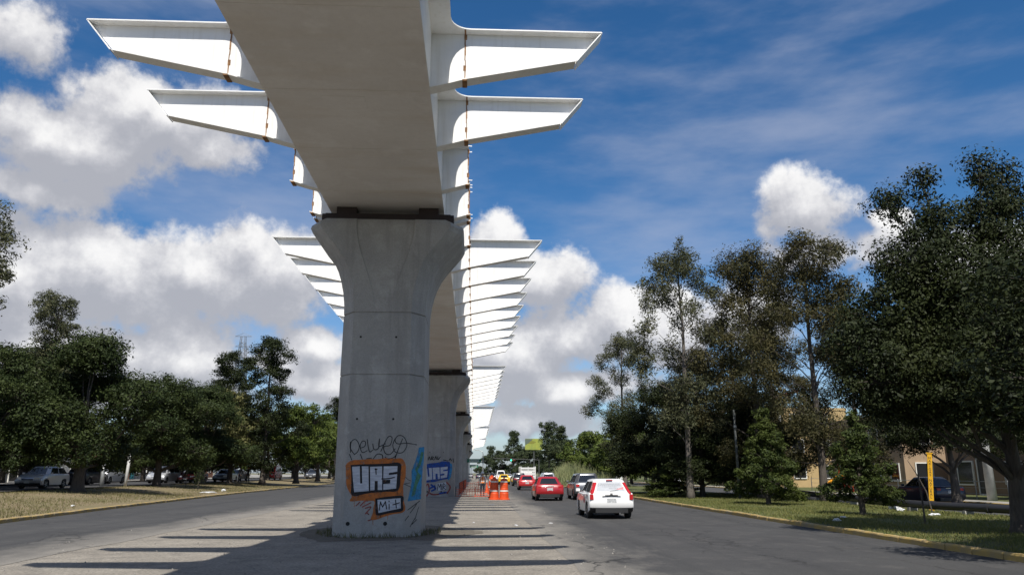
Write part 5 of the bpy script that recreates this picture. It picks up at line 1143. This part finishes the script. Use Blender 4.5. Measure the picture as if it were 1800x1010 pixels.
# saplings, litter
def sapling(label, loc, h, bend, seed, leaves=False):
    root = thing('sapling', label, 'sapling', loc, 0, 'thin saplings'); m = MB(); m.tube([(0, 0, -.05), (bend * .2, 0, h * .4), (bend * .6, .03, h * .75), (bend, 0, h)], [.032, .026, .02, .008], 6); m.build('stem', M_BARK, root)
    if leaves:
        rng = np.random.default_rng(seed); C = rng.normal(0, 1, (260, 3)) * [.22, .22, h * .22] + [0, 0, h * .62]; link('leaves', leaf_mesh('leaves', C, .06, T_MID, rng), root)
sapling('thin dark stake-like sapling right of the small cypress', (14.6, 25.3, .12), 1.9, -.05, 1); sapling('bent bare sapling by the black pipe', (18.6, 31.6, .12), 2.1, -.8, 2)
sapling('small leafy sapling on the left verge', (-21.2, 62, .45), 1.4, .1, 3, True); sapling('slim leafy sapling in front of the silver minivan', (-25.0, 70, .55), 3.2, .1, 4, True)
M_BAG = mat('white_plastic', (.72, .73, .74), .45, trans=.15)
def bag(label, loc, s, seed):
    bm = bmesh.new(); bmesh.ops.create_icosphere(bm, subdivisions=3, radius=1)
    for v in bm.verts:
        n = noise.noise(v.co * 1.6 + Vector((seed, 0, 0))) * .45 + noise.noise(v.co * 4 + Vector((0, seed, 0))) * .25; v.co *= 1 + n; v.co.z = max(v.co.z * .62, -.3) + .28
    me = bpy.data.meshes.new('plastic_bag'); bm.to_mesh(me); bm.free(); me.materials.append(M_BAG); o = link('plastic_bag', me, None, loc); o.scale = [k_ * .72 for k_ in s]; o.rotation_euler = (0, 0, seed); tag(o, label, 'litter', 'white plastic litter')
for i, (x, y, s, lb) in enumerate([(1572, 893, (.30, .24, .42), 'largest crumpled white bag left of the yellow post'), (1583, 897, (.22, .18, .22), 'white bag lying against the largest one'), (1600, 893, (.15, .12, .3), 'small upright white bag right of the largest one'), (1643, 904, (.32, .16, .13), 'flat white bag at the foot of the yellow post'),
                              (1471, 914, (.18, .12, .14), 'white scrap left of the small cypress'), (1482, 908, (.16, .1, .09), 'white scrap just behind the other scrap by the small cypress')]):
    p = on_ground(x, y, .15); bag(lb, (p.x, p.y, .13), s, i * 3.1)
for i, (x, y, s, lb) in enumerate([(865, 887, (.30, .12, .06), 'white scrap on the median between the wing shadows'), (907, 923, (.10, .08, .05), 'small pale scrap on the sunny median'), (833, 918, (.06, .05, .04), 'tiny white scrap nearer the pier on the median'), (968, 919, (.10, .05, .03), 'pale scrap on the right carriageway')]):
    p = on_ground(x, y, 0); bag(lb, (p.x, p.y, .0), s, 40 + i * 2.3)
for i, (x, y, s, lb) in enumerate([(476, 859, (.8, .25, .16), 'pale heap of rubbish on the left verge'), (488, 857, (.3, .2, .3), 'white bag on top of the left rubbish heap'), (283, 878, (.14, .1, .1), 'white scrap in the shade on the left verge')]):
    p = on_ground(x, y, .45); p.x = min(p.x, xl(p.y) - 1.6); bag(lb, (p.x, p.y, zleft(p.x, p.y)), s, 60 + i * 2.3)
